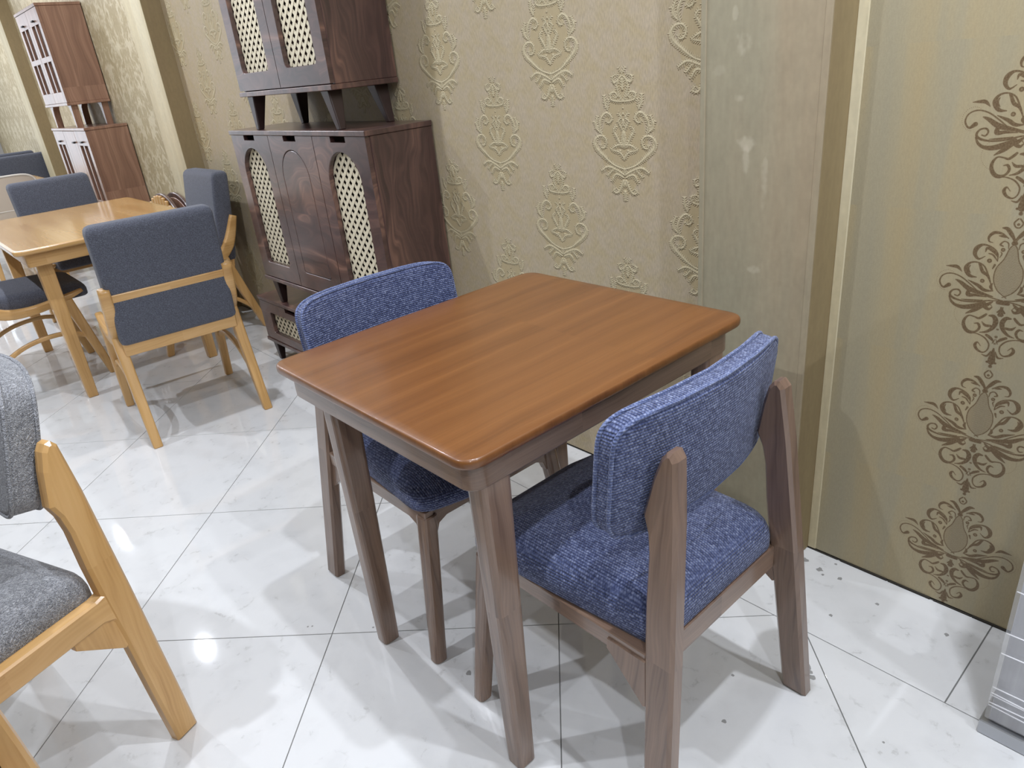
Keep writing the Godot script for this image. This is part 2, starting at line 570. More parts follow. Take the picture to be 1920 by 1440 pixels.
# woven cloth: picks over and under, each thread of its own tone; kind 0 chenille, 1 twill, 2 boucle
func cloth(dark: Color, mid: Color, light: Color, kind: int, metres: float, relief: float, seed_: int) -> StandardMaterial3D:
	var s := 256
	var rng := RandomNumberGenerator.new()
	rng.seed = seed_
	var rgb := PackedByteArray()
	rgb.resize(s * s * 3)
	var hgt := PackedByteArray()
	hgt.resize(s * s)
	var cells := 40 if kind == 0 else (64 if kind == 1 else 34)
	var tone := []
	for i in cells * cells:
		tone.append(rng.randf())
	var nz := grey_bytes(noise(seed_ + 3, 0.11, 3), s, s)
	var nz2 := grey_bytes(noise(seed_ + 4, 0.02, 2), s, s)
	for y in s:
		for x in s:
			var i := y * s + x
			var wob := (nz[i] - 128) / 128.0
			var fx := float(x) / s * cells
			var fy := float(y) / s * cells
			var cx: int
			var cy: int
			var h: float
			if kind == 2:
				fx += wob * 1.3
				fy += (nz[(i * 7 + 911) % (s * s)] - 128) / 128.0 * 0.3 + wob
			if kind == 1:
				cx = posmod(int(floor(fx + floor(fy) * 0.5)), cells)
				fx += floor(fy) * 0.5
			else:
				if int(floor(fy)) % 2 == 1:
					fx += 0.5
				cx = posmod(int(floor(fx)), cells)
			cy = posmod(int(floor(fy)), cells)
			var dx: float = fx - floor(fx) - 0.5
			var dy: float = fy - floor(fy) - 0.5
			h = clampf(1.0 - 2.6 * (dx * dx * 0.7 + dy * dy * 1.25), 0.0, 1.0)
			h = clampf(h + wob * 0.25, 0.0, 1.0)
			var t: float = tone[cy * cells + cx] * 0.30 + h * 0.46 + (nz2[i] / 255.0 - 0.5) * 0.08 + wob * 0.12 + 0.08
			var c := dark.lerp(mid, clampf(t * 2.0, 0.0, 1.0)).lerp(light, clampf(t * 2.0 - 1.0, 0.0, 1.0))
			put(rgb, i, c)
			hgt[i] = int(h * 255.0)
	var m := StandardMaterial3D.new()
	m.albedo_texture = picture(s, s, rgb)
	m.uv1_triplanar = true
	m.uv1_triplanar_sharpness = 4.0
	m.uv1_scale = Vector3.ONE / metres
	m.roughness = 0.95
	m.metallic_specular = 0.2
	m.heightmap_enabled = true
	m.heightmap_scale = relief
	m.heightmap_texture = ImageTexture.create_from_image(Image.create_from_data(s, s, false, Image.FORMAT_L8, hgt))
	m.rim_enabled = true
	m.rim = 0.5
	m.rim_tint = 0.6
	return m

# strokes given in millimetres (x, y, radius, ...), mirrored about x = 0, stamped into a field of w x h cells
func stamp(field: PackedFloat32Array, w: int, h: int, strokes: Array, per_mm: float, cx: float, base: float, relief: bool) -> void:
	for s in strokes:
		var n: int = s.size() / 3
		var pts := []
		for i in n:
			pts.append(Vector3(s[i * 3], s[i * 3 + 1], s[i * 3 + 2]))
		var path := PackedVector3Array()
		for i in n - 1:
			var a: Vector3 = pts[i]
			var b: Vector3 = pts[i + 1]
			var steps := maxi(2, int(Vector2(b.x - a.x, b.y - a.y).length() / maxf(1.2 / per_mm, minf(a.z, b.z) * 0.2)))
			for k in steps:
				path.append(a.cubic_interpolate(b, pts[maxi(i - 1, 0)], pts[mini(i + 2, n - 1)], float(k) / steps))
		path.append(pts[n - 1])
		for q in path:
			var r := maxf(q.z, 0.4) * per_mm
			for side in [-1.0, 1.0]:
				var px: float = cx + side * q.x * per_mm
				var py := base - q.y * per_mm
				var reach := int(ceil(r + 1.0))
				for yy in range(maxi(0, int(py) - reach), mini(h, int(py) + reach + 1)):
					for xx in range(maxi(0, int(px) - reach), mini(w, int(px) + reach + 1)):
						var d := sqrt((xx - px) * (xx - px) + (yy - py) * (yy - py))
						var val: float
						if relief:
							if d >= r:
								continue
							val = (1.0 - d / r) * (0.45 + 0.55 * minf(1.0, r / (per_mm * 4.0)))
						else:
							val = clampf(r - d + 0.5, 0.0, 1.0) * (1.0 - 0.5 * clampf((r * 0.55 - d) / (r * 0.3 + 0.5), 0.0, 1.0) * clampf((r - 4.0) / 3.0, 0.0, 1.0))
						var i := yy * w + xx
						if val > field[i]:
							field[i] = val

func thinner(strokes: Array, k: float) -> Array:
	var out := []
	for s in strokes:
		var q: Array = s.duplicate()
		for i in range(2, q.size(), 3):
			q[i] = q[i] * k
		out.append(q)
	return out

# small leaves set along each stroke, to both sides
func leaflets(strokes: Array, every: float, long: float, fat: float) -> Array:
	var out := []
	for s in strokes:
		var n: int = s.size() / 3
		var left := every * 0.5
		for i in n - 1:
			var a := Vector2(s[i * 3], s[i * 3 + 1])
			var b := Vector2(s[i * 3 + 3], s[i * 3 + 4])
			var d := b - a
			var along := left
			while along < d.length():
				var p := a + d.normalized() * along
				var r := lerpf(s[i * 3 + 2], s[i * 3 + 5], along / d.length())
				for side in [-1.0, 1.0]:
					var u := d.normalized().rotated(side * 1.0)
					var e := p + u * (r * 0.7 + long)
					var m := p + u * (r * 0.5 + long * 0.5) + d.normalized() * 0.8
					out.append([p.x + u.x * r * 0.4, p.y + u.y * r * 0.4, fat * 0.7, m.x, m.y, fat, e.x, e.y, fat * 0.35])
				along += every
			left = along - d.length()
	return out

# cream paper with raised medallions, one and a half-dropped one to a repeat of 0.52 x 0.51 m
func relief_paper() -> StandardMaterial3D:
	var w := 768
	var h := 753
	var per_mm := w / 520.0
	var mw := 346
	var mh := 526
	var motif := PackedFloat32Array()
	motif.resize(mw * mh)
	stamp(motif, mw, mh, thinner(RELIEF_MOTIF, 1.1), per_mm, mw * 0.5, mh - 8.0, true)
	stamp(motif, mw, mh, leaflets(RELIEF_MOTIF, 6.0, 6.0, 2.4), per_mm, mw * 0.5, mh - 8.0, true)
	var ground := PackedFloat32Array()
	ground.resize(mw * mh)
	stamp(ground, mw, mh, [[0, 330, 8, 0, 280, 30, 0, 210, 62, 0, 140, 82, 0, 95, 60, 0, 40, 24]], per_mm, mw * 0.5, mh - 8.0, false)
	var f := PackedFloat32Array()
	f.resize(w * h)
	var gnd := PackedFloat32Array()
	gnd.resize(w * h)
	for inst in [[w / 4, h / 4], [3 * w / 4, 3 * h / 4]]:
		for y in mh:
			for x in mw:
				var v := motif[y * mw + x]
				var g := ground[y * mw + x]
				if v > 0.0 or g > 0.0:
					var i: int = posmod(inst[1] - mh / 2 + y, h) * w + posmod(inst[0] - mw / 2 + x, w)
					f[i] = maxf(f[i], v)
					gnd[i] = maxf(gnd[i], g)
	var streak := grey_bytes(noise(5, 0.012, 3), w, h)
	var linen := grey_bytes(noise(6, 0.16, 2), w, h)
	var rgb := PackedByteArray()
	rgb.resize(w * h * 3)
	var hgt := PackedByteArray()
	hgt.resize(w * h)
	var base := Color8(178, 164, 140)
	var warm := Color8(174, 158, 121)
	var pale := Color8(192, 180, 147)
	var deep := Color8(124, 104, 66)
	for y in h:
		for x in w:
			var i := y * w + x
			# long vertical scratches: the linen noise read along a stretched v
			var v2 := (int(y * 0.22) % h) * w + x
			var t := (streak[i] - 128) / 128.0
			var l := (linen[v2] - 128) / 128.0
			var l2 := (linen[((y * 5) % h) * w + int(x * 0.4)] - 128) / 128.0
			var c := base.lerp(warm, clampf(t * 0.45 + 0.25, 0.0, 1.0))
			c = c * (1.0 + l * 0.075 + l2 * 0.02)
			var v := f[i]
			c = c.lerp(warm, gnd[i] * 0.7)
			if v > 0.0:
				# printed ornament: relief highlights and shading put into the colour, pale crests, brown edges
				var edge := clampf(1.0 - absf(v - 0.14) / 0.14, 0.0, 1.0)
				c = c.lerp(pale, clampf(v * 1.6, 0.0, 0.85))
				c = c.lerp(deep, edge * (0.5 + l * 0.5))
			put(rgb, i, c)
			hgt[i] = clampi(int((v * (0.85 + l * 0.35) + 0.05 + l * 0.02) * 255.0), 0, 255)
	var m := StandardMaterial3D.new()
	m.albedo_texture = picture(w, h, rgb)
	m.heightmap_enabled = true
	m.heightmap_scale = 0.36
	m.heightmap_texture = ImageTexture.create_from_image(Image.create_from_data(w, h, false, Image.FORMAT_L8, hgt))
	m.uv1_triplanar = true
	m.uv1_world_triplanar = true
	m.uv1_triplanar_sharpness = 20.0
	m.uv1_scale = Vector3(1.0 / 0.52, 1.0 / 0.51, 1.0 / 0.52)
	# a medallion centre stands at x -1.303, y 1.066
	m.uv1_offset = Vector3(0.25 + 1.303 / 0.52, 0.75 - 1.066 / 0.51, 0.0)
	m.roughness = 0.62
	return m

# olive cream paper with a column of brown printed ornaments every 0.311 m
func brown_paper() -> StandardMaterial3D:
	var w := 1024
	var h := 600
	var per_mm := w / 530.0
	var f := PackedFloat32Array()
	f.resize(w * h)
	var cx := w * 0.5
	var base := h - 14.0
	stamp(f, w, h, thinner(BROWN_MOTIF, 0.86), per_mm, cx, base, false)
	# dotted borders round the big scrolls
	var dots := []
	for k in 22:
		var a := -1.5 + k * 0.17
		dots.append([-104.0 - cos(a) * 19.0, 166.0 + sin(a) * 21.0, 0.55, -104.0 - cos(a) * 19.0, 166.0 + sin(a) * 21.0, 0.55])
	for k in 20:
		var a := -1.2 + k * 0.13
		dots.append([-56.0 - cos(a) * 25.0, 103.0 + sin(a) * 28.0, 0.5, -56.0 - cos(a) * 25.0, 103.0 + sin(a) * 28.0, 0.5])
	stamp(f, w, h, dots, per_mm, cx, base, false)
	# the vase is filled with a fine weave
	var urn := PackedVector2Array()
	for s in BROWN_MOTIF:
		if s.size() == 21 and s[2] > 0.9 and absf(s[0]) < 6.0 and s[1] > 240.0:
			for i in 7:
				urn.append(Vector2(cx + s[i * 3] * per_mm, base - s[i * 3 + 1] * per_mm))
			for i in range(6, -1, -1):
				urn.append(Vector2(cx - s[i * 3] * per_mm, base - s[i * 3 + 1] * per_mm))
	if urn.size() > 3:
		var lo := urn[0]
		var hi := urn[0]
		for p in urn:
			lo = lo.min(p)
			hi = hi.max(p)
		for y in range(int(lo.y), int(hi.y)):
			for x in range(int(lo.x), int(hi.x)):
				if Geometry2D.is_point_in_polygon(Vector2(x, y), urn):
					var i := y * w + x
					f[i] = maxf(f[i], 0.34 + 0.34 * sin(y * 1.15 + sin(x * 0.6) * 1.4))
	var streak := grey_bytes(noise(15, 0.007, 3), w, h)
	var linen := grey_bytes(noise(16, 0.12, 2), w, h)
	var rgb := PackedByteArray()
	rgb.resize(w * h * 3)
	var a0 := Color8(164, 153, 124)
	var a1 := Color8(157, 149, 125)
	var a2 := Color8(168, 153, 119)
	var ink := Color8(96, 75, 49)
	for y in h:
		for x in w:
			var i := y * w + x
			var sv := (streak[(int(y * 0.05) % h) * w + x] - 128) / 128.0
			var l := (linen[(int(y * 0.25) % h) * w + x] - 128) / 128.0
			var l2 := (linen[i] - 128) / 128.0
			var c := a0.lerp(a1, clampf(sv * 0.9 + 0.15, 0.0, 1.0)).lerp(a2, clampf(-sv * 0.9 + 0.15, 0.0, 1.0))
			c = c * (1.0 + l * 0.025 + l2 * 0.02)
			c = c.lerp(ink, f[i] * (0.82 + l2 * 0.25))
			put(rgb, i, c)
	var m := StandardMaterial3D.new()
	m.albedo_texture = picture(w, h, rgb)
	m.uv1_triplanar = true
	m.uv1_world_triplanar = true
	m.uv1_triplanar_sharpness = 20.0
	m.uv1_scale = Vector3(1.0 / 0.53, 1.0 / 0.3105, 1.0 / 0.53)
	m.uv1_offset = Vector3(0.5 + 0.3635 / 0.53, (14.0 / h) - 0.008 / 0.3105, 0.0)
	m.roughness = 0.55
	return m

# plain paper with vertical streaks, scuffs where the photo shows them
func streaked_paper(c0: Color, c1: Color, c2: Color, seed_: int, scuffs: Array, metres := Vector2(0.6, 2.4)) -> StandardMaterial3D:
	var w := 320
	var h := 1024
	var streak := grey_bytes(noise(seed_, 0.009, 3), w, h)
	var linen := grey_bytes(noise(seed_ + 1, 0.11, 2), w, h)
	var blot := grey_bytes(noise(seed_ + 2, 0.02, 4), w, h)
	var rgb := PackedByteArray()
	rgb.resize(w * h * 3)
	for y in h:
		for x in w:
			var i := y * w + x
			var sv := (streak[(int(y * 0.12) % h) * w + x] - 128) / 128.0
			var l := (linen[(int(y * 0.3) % h) * w + x] - 128) / 128.0
			var l2 := (linen[i] - 128) / 128.0
			var bl := (blot[i] - 128) / 128.0
			var c := c0.lerp(c1, clampf(sv * 1.8 + bl * 0.3, 0.0, 1.0)).lerp(c2, clampf(-sv * 1.8, 0.0, 1.0))
			c = c * (1.0 + l * 0.03 + l2 * 0.02 + bl * 0.02)
			for s in scuffs:
				var dx: float = (float(x) / w - s[0]) / s[2]
				var dy: float = (float(y) / h - s[1]) / s[3]
				var d := dx * dx + dy * dy
				if d < 1.6:
					var k: float = clampf((1.15 - d) + bl * 1.3 + l2 * 0.5, 0.0, 1.0) * s[4]
					c = c.lerp(Color8(205, 196, 176), k)
			put(rgb, i, c)
	var m := StandardMaterial3D.new()
	m.albedo_texture = picture(w, h, rgb)
	m.uv1_triplanar = true
	m.uv1_world_triplanar = true
	m.uv1_triplanar_sharpness = 20.0
	m.uv1_scale = Vector3(1.0 / metres.x, 1.0 / metres.y, 1.0 / metres.x)
	m.roughness = 0.6
	return m

# dense leafy damask in two creams
func leaf_paper() -> StandardMaterial3D:
	var s := 512
	var field := noise(31, 0.022, 4)
	field.fractal_type = FastNoiseLite.FRACTAL_RIDGED
	field.domain_warp_enabled = true
	field.domain_warp_amplitude = 18.0
	var cell := grey_bytes(field, s, s)
	var big := grey_bytes(noise(33, 0.012, 2), s, s)
	var lin := grey_bytes(noise(34, 0.12, 2), s, s)
	var rgb := PackedByteArray()
	rgb.resize(s * s * 3)
	var hgt := PackedByteArray()
	hgt.resize(s * s)
	var a := Color8(172, 157, 123)
	var b := Color8(200, 188, 158)
	for y in s:
		for x in s:
			var i := y * s + x
			# two mirrored halves make each repeat a damask
			var xm := x if x < s / 2 else s - 1 - x
			var j := y * s + xm
			var t := clampf((cell[j] - 120) / 90.0 + (big[j] - 128) / 110.0, 0.0, 1.0)
			var l := (lin[i] - 128) / 128.0
			put(rgb, i, a.lerp(b, t) * (1.0 + l * 0.04))
			hgt[i] = int(40 + t * 150)
	var m := StandardMaterial3D.new()
	m.albedo_texture = picture(s, s, rgb)
	m.heightmap_enabled = true
	m.heightmap_scale = 0.12
	m.heightmap_texture = ImageTexture.create_from_image(Image.create_from_data(s, s, false, Image.FORMAT_L8, hgt))
	m.uv1_triplanar = true
	m.uv1_world_triplanar = true
	m.uv1_triplanar_sharpness = 20.0
	m.uv1_scale = Vector3(1.0 / 0.9, 1.0 / 1.1, 1.0 / 0.9)
	m.roughness = 0.6
	return m

func tile_material() -> StandardMaterial3D:
	var s := 1024
	var vein := noise(41, 0.012, 5)
	vein.fractal_type = FastNoiseLite.FRACTAL_RIDGED
	vein.domain_warp_enabled = true
	vein.domain_warp_amplitude = 30.0
	vein.domain_warp_frequency = 0.02
	var v := grey_bytes(vein, s, s)
	var cloud := grey_bytes(noise(43, 0.01, 4), s, s)
	var rgb := PackedByteArray()
	rgb.resize(s * s * 3)
	for i in s * s:
		var k := clampf((v[i] - 196) / 34.0, 0.0, 1.0)
		var g := clampf((cloud[i] - 110) / 90.0, 0.0, 1.0)
		var c := Color8(221, 222, 222).lerp(Color8(216, 217, 217), g)
		c = c.lerp(Color8(182, 182, 180), k * g * 0.6)
		put(rgb, i, c)
	var m := StandardMaterial3D.new()
	m.albedo_texture = picture(s, s, rgb)
	m.uv1_triplanar = true
	m.uv1_world_triplanar = true
	m.uv1_triplanar_sharpness = 20.0
	m.uv1_scale = Vector3.ONE / 1.3
	m.roughness = 0.05
	m.metallic_specular = 0.5
	return m

func make_materials():
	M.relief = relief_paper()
	M.brown = brown_paper()
	M.leaf = leaf_paper()
	# scuffs: middle (u, v), half sizes, strength
	M.pillar = streaked_paper(Color8(155, 145, 121), Color8(149, 142, 119), Color8(155, 141, 116), 51, [
		[0.175, 0.470, 0.030, 0.012, 0.30], [0.161, 0.514, 0.022, 0.004, 0.25], [0.135, 0.445, 0.010, 0.005, 0.22], [0.076, 0.490, 0.03, 0.004, 0.15],
		[0.199, 0.552, 0.035, 0.007, 0.38], [0.195, 0.570, 0.014, 0.014, 0.32], [0.275, 0.592, 0.016, 0.022, 0.24], [0.248, 0.670, 0.026, 0.004, 0.3]])
	M.pillar.uv1_offset = Vector3(1.0 + 0.99 / 0.6 - 1.0, 0.0, 0.0)
	M.cream = streaked_paper(Color8(200, 188, 155), Color8(192, 180, 148), Color8(206, 196, 166), 61, [])
	M.tan = streaked_paper(Color8(150, 133, 99), Color8(144, 127, 95), Color8(156, 139, 104), 71, [])
	M.tile = tile_material()
	M.stain = plain(Color8(150, 150, 148), 0.5)
	M.glass = plain(Color(0.96, 0.98, 1.0, 0.08), 0.02)
	M.glass.transparency = BaseMaterial3D.TRANSPARENCY_ALPHA
	M.grout = plain(Color8(120, 120, 118), 0.9)
	M.dirt = plain(Color8(52, 48, 42), 0.95)
	M.white = plain(Color8(206, 205, 202), 0.9)
	M.room = plain(Color8(168, 160, 142), 0.85)
	M.greywall = plain(Color8(176, 174, 172), 0.85)
	M.top = wood(wood_texture([Color8(102, 62, 28), Color8(113, 70, 33), Color8(119, 75, 36), Color8(128, 82, 41)], 3, 9.0, 0.35, 0.02), 0.5, 0.36, 0.3)
	M.walnut = wood(wood_texture([Color8(92, 72, 60), Color8(118, 95, 80), Color8(130, 106, 90), Color8(145, 119, 100)], 4, 9.0, 0.7, 0.05), 0.4, 0.3, 0.5)
	M.walnut_side = wood(wood_texture([Color8(92, 72, 60), Color8(118, 95, 80), Color8(130, 106, 90), Color8(145, 119, 100)], 4, 9.0, 0.7, 0.05, true), 0.4, 0.3, 0.5)
	M.oak = wood(wood_texture([Color8(180, 136, 78), Color8(200, 156, 96), Color8(209, 166, 107), Color8(215, 174, 118)], 8, 7.0, 0.6, 0.06), 0.5, 0.4, 0.25)
	M.oak_side = wood(wood_texture([Color8(180, 136, 78), Color8(200, 156, 96), Color8(209, 166, 107), Color8(215, 174, 118)], 8, 7.0, 0.6, 0.06, true), 0.5, 0.4, 0.25)
	M.oak_top = wood(wood_texture([Color8(186, 140, 82), Color8(200, 156, 96), Color8(208, 166, 108), Color8(214, 174, 118)], 9, 6.0, 0.4, 0.015, true), 0.9, 0.22, 0.5)
	M.dark_side = wood(wood_texture([Color8(50, 34, 32), Color8(70, 48, 45), Color8(92, 66, 59), Color8(132, 97, 82)], 12, 5.0, 0.5, 0.16), 0.6, 0.36, 0.8)
	M.dark_side.clearcoat_roughness = 0.28
	M.dark_door = wood(wood_texture([Color8(50, 34, 32), Color8(70, 48, 45), Color8(92, 66, 59), Color8(132, 97, 82)], 13, 5.0, 0.8, 0.3, true), 0.8, 0.36, 0.8)
	M.dark_door.clearcoat_roughness = 0.28
	M.brown_side = wood(wood_texture([Color8(112, 80, 64), Color8(128, 94, 76), Color8(142, 106, 86), Color8(162, 126, 104)], 14, 6.0, 0.3, 0.06), 0.7, 0.34, 0.8)
	M.brown_side.clearcoat_roughness = 0.25
	M.slot = plain(Color8(84, 64, 54), 0.35)
	M.cane = plain(Color8(216, 206, 180), 0.6)
	M.darkleg = plain(Color8(52, 38, 36), 0.28)
	M.blue = cloth(Color8(36, 42, 70), Color8(78, 88, 126), Color8(162, 172, 202), 0, 0.2, 0.25, 101)
	M.bluepipe = cloth(Color8(58, 66, 98), Color8(94, 106, 146), Color8(168, 178, 210), 0, 0.2, 0.2, 102)
	M.slate = cloth(Color8(64, 66, 75), Color8(92, 95, 106), Color8(131, 136, 152), 1, 0.16, 0.12, 103)
	M.boucle = cloth(Color8(98, 100, 106), Color8(155, 157, 163), Color8(214, 216, 220), 2, 0.16, 0.4, 104)
	M.beige = plain(Color8(196, 182, 164), 0.8)
	M.piping = plain(Color8(226, 220, 208), 0.7)
	M.black = plain(Color8(24, 23, 24), 0.4)
	M.metal = plain(Color8(180, 182, 186), 0.3, 0.9)
	M.grey_board = wood(wood_texture([Color8(138, 138, 142), Color8(154, 154, 158), Color8(164, 164, 168), Color8(176, 176, 180)], 17, 8.0, 0.4, 0.03), 0.5, 0.4)
	M.film = plain(Color(0.95, 0.96, 0.98, 0.22), 0.12)
	M.film.transparency = BaseMaterial3D.TRANSPARENCY_ALPHA
	M.crease = plain(Color(0.97, 0.97, 0.98, 0.4), 0.15)
	M.crease.transparency = BaseMaterial3D.TRANSPARENCY_ALPHA
	M.glow = plain(Color8(240, 247, 255), 0.5)
	M.glow.emission_enabled = true
	M.glow.emission = Color8(236, 245, 255)
	M.glow.emission_energy_multiplier = 8.0

# ---------------------------------------------------------------- the room
func slab(lo: Vector3, hi: Vector3) -> SurfaceTool:
	var st := begin()
	cbox(st, (lo + hi) * 0.5, hi - lo, 0.002)
	return st

func build_room():
	var back := setting("wall_back")
	obj("core", slab(Vector3(-11.9, 0.0, WALL_Z - 0.2), Vector3(2.6, CEIL_Y, WALL_Z - 0.006)), M.room, back)
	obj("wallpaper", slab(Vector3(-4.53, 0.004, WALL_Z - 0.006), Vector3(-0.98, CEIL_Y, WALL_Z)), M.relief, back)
	obj("wallpaper", slab(Vector3(-0.71, 0.004, WALL_Z - 0.006), Vector3(2.4, CEIL_Y, WALL_Z)), M.brown, back)
	obj("wallpaper", slab(Vector3(-8.35, 0.004, WALL_Z - 0.006), Vector3(-4.80, CEIL_Y, WALL_Z)), M.leaf, back)
	obj("wallpaper", slab(Vector3(-11.7, 0.004, WALL_Z - 0.006), Vector3(-8.62, CEIL_Y, WALL_Z)), M.leaf, back)
	var faces := [M.pillar, M.cream, M.cream]
	var k := 0
	for xr in [-0.70, -4.52, -8.34]:
		var pil := obj("pillar", slab(Vector3(xr - 0.287, 0.0, WALL_Z - 0.01), Vector3(xr, CEIL_Y, PILLAR_Z - 0.003)), M.tan, back)
		obj("wallpaper", slab(Vector3(xr - 0.287, 0.004, PILLAR_Z - 0.003), Vector3(xr, CEIL_Y, PILLAR_Z)), faces[k], pil)
		k += 1
	# raised border strip and seams of the grey pillar paper
	obj("border_strip", slab(Vector3(-0.990, 0.004, PILLAR_Z - 0.004), Vector3(-0.976, CEIL_Y, PILLAR_Z + 0.003)), M.pillar, back)
	obj("border_strip", slab(Vector3(-0.716, 0.004, PILLAR_Z - 0.003), Vector3(-0.700, CEIL_Y, PILLAR_Z + 0.0015)), M.pillar, back)
	obj("border_strip", slab(Vector3(-0.701, 0.004, WALL_Z - 0.002), Vector3(-0.678, CEIL_Y, WALL_Z + 0.0025)), M.cream, back)
	# the dirty open joint where the paper ends above the tiles
	var st := begin()
	var rng := RandomNumberGenerator.new()
	rng.seed = 9
	var x := -0.70
	while x < 2.3:
		var w := rng.randf_range(0.02, 0.09)
		var t := rng.randf_range(0.002, 0.006)
		cbox(st, Vector3(x + w * 0.5, t * 0.5, WALL_Z + 0.001), Vector3(w, t, 0.003 + t * 0.5), 0.0004)
		x += w * rng.randf_range(0.98, 1.1)
	obj("dirt_joint", st, M.dirt, back)

	# the far end: plaster round a wide shop window
	var w_left := setting("wall_left")
	obj("plaster", slab(Vector3(-11.9, 0.0, WALL_Z), Vector3(-11.7, CEIL_Y, -1.0)), M.greywall, w_left)
	obj("plaster", slab(Vector3(-11.9, 0.0, 4.0), Vector3(-11.7, CEIL_Y, 4.4)), M.greywall, w_left)
	obj("plaster", slab(Vector3(-11.9, 0.0, -1.0), Vector3(-11.7, 0.12, 4.0)), M.greywall, w_left)
	obj("plaster", slab(Vector3(-11.9, 2.5, -1.0), Vector3(-11.7, CEIL_Y, 4.0)), M.greywall, w_left)
	var win := setting("window_1")
	for z in [-1.0, 0.65, 2.30, 3.95]:
		obj("mullion", slab(Vector3(-11.84, 0.12, z), Vector3(-11.78, 2.5, z + 0.05)), M.metal, win)
	for w_i in 3:
		var z0 := -0.95 + w_i * 1.65
		obj("pane", slab(Vector3(-11.816, 0.16, z0), Vector3(-11.808, 2.46, z0 + 1.6)), M.glass, win)
	for y in [0.12, 2.46]:
		obj("rail", slab(Vector3(-11.84, y, -1.0), Vector3(-11.78, y + 0.04, 4.0)), M.metal, win)
	var w_right := setting("wall_right")
	obj("plaster", slab(Vector3(2.4, 0.0, WALL_Z), Vector3(2.6, CEIL_Y, 4.4)), M.room, w_right)
	var w_front := setting("wall_front")
	obj("plaster", slab(Vector3(-11.9, 0.0, 4.2), Vector3(2.6, CEIL_Y, 4.4)), M.room, w_front)
	var ceil := setting("ceiling")
	obj("plaster", slab(Vector3(-11.9, CEIL_Y, WALL_Z - 0.2), Vector3(2.6, CEIL_Y + 0.15, 4.4)), M.white, ceil)

	var floor_ := setting("floor")
	obj("grout_bed", slab(Vector3(-11.9, -0.15, WALL_Z - 0.2), Vector3(2.6, -0.0016, 4.4)), M.grout, floor_)
	var up := Transform3D(Basis(Vector3.RIGHT, Vector3.BACK, Vector3.UP), Vector3.ZERO)
	var d := 0.4115
	var g := 0.0012
	var diamond := PackedVector2Array([Vector2(-d + g * 1.414, 0), Vector2(0, -d + g * 1.414), Vector2(d - g * 1.414, 0), Vector2(0, d - g * 1.414)])
	var whole := begin()
	extrude(whole, diamond, -0.008, 0.0, up, 0.0005)
	var whole_mesh := shape(whole)
	var room := PackedVector2Array([Vector2(-11.69, -1.2795), Vector2(2.39, -1.2795), Vector2(2.39, 4.19), Vector2(-11.69, 4.19)])
	for i in range(-26, 14):
		for j in range(-26, 14):
			var c := Vector2(-2.243 + d * (i + j) + d, -0.497 + d * (i - j))
			if c.x < -11.69 - d or c.x > 2.39 + d or c.y < -1.2795 - d or c.y > 4.19 + d:
				continue
			if c.x > -11.69 + d and c.x < 2.39 - d and c.y > -1.2795 + d and c.y < 4.19 - d:
				var o := part("tile", whole_mesh, M.tile, floor_)
				o.position = Vector3(c.x, 0, c.y)
				continue
			var moved := PackedVector2Array()
			for p in diamond:
				moved.append(p + c)
			for cut in Geometry2D.intersect_polygons(moved, room):
				if cut.size() >= 3 and (cut[0] - c).length() < 1.0:
					var st2 := begin()
					extrude(st2, cut, -0.008, 0.0, up, 0.0004)
					obj("tile", st2, M.tile, floor_)
	var bt := begin()
	cbox(bt, Vector3(0, -0.004, 0), Vector3(0.5795, 0.008, 0.289), 0.0005)
	var border := shape(bt)
	var bx := -0.258 - 0.29 - 0.582 * 19
	while bx < 2.3:
		part("tile", border, M.tile, floor_).position = Vector3(bx, 0, -1.2818 - 0.1445)
		bx += 0.582

	# grey drips, specks and a broken bit of grout, where they lie on the tiles
	var rs := RandomNumberGenerator.new()
	rs.seed = 21
	var st3 := begin()
	for q in [[-0.679, -1.517, 9], [-0.633, -1.505, 9], [-0.580, -1.505, 7], [-0.612, -1.551, 4], [-0.474, -1.474, 5], [-0.537, -1.367, 5], [-0.321, -1.477, 6], [-0.618, -1.491, 4], [-0.505, -1.183, 12], [-0.482, -1.164, 9], [-0.495, -1.174, 10], [-1.057, -0.655, 8], [-0.558, -0.940, 6], [-0.610, -1.055, 4], [-1.492, -0.465, 3], [-1.485, -0.474, 3], [-1.358, -0.582, 3], [-0.306, -1.106, 3]]:
		var blob := PackedVector2Array()
		for b_i in 9:
			var a := TAU * b_i / 9.0
			blob.append(Vector2(q[0], q[1]) + Vector2(cos(a), sin(a)) * q[2] * 0.001 * rs.randf_range(0.6, 1.15))
		extrude(st3, blob, 0.0, 0.0003, up, 0.0)
	var stains := obj("floor_stain", st3, M.stain, floor_)
	stains.set_meta("kind", "stuff")

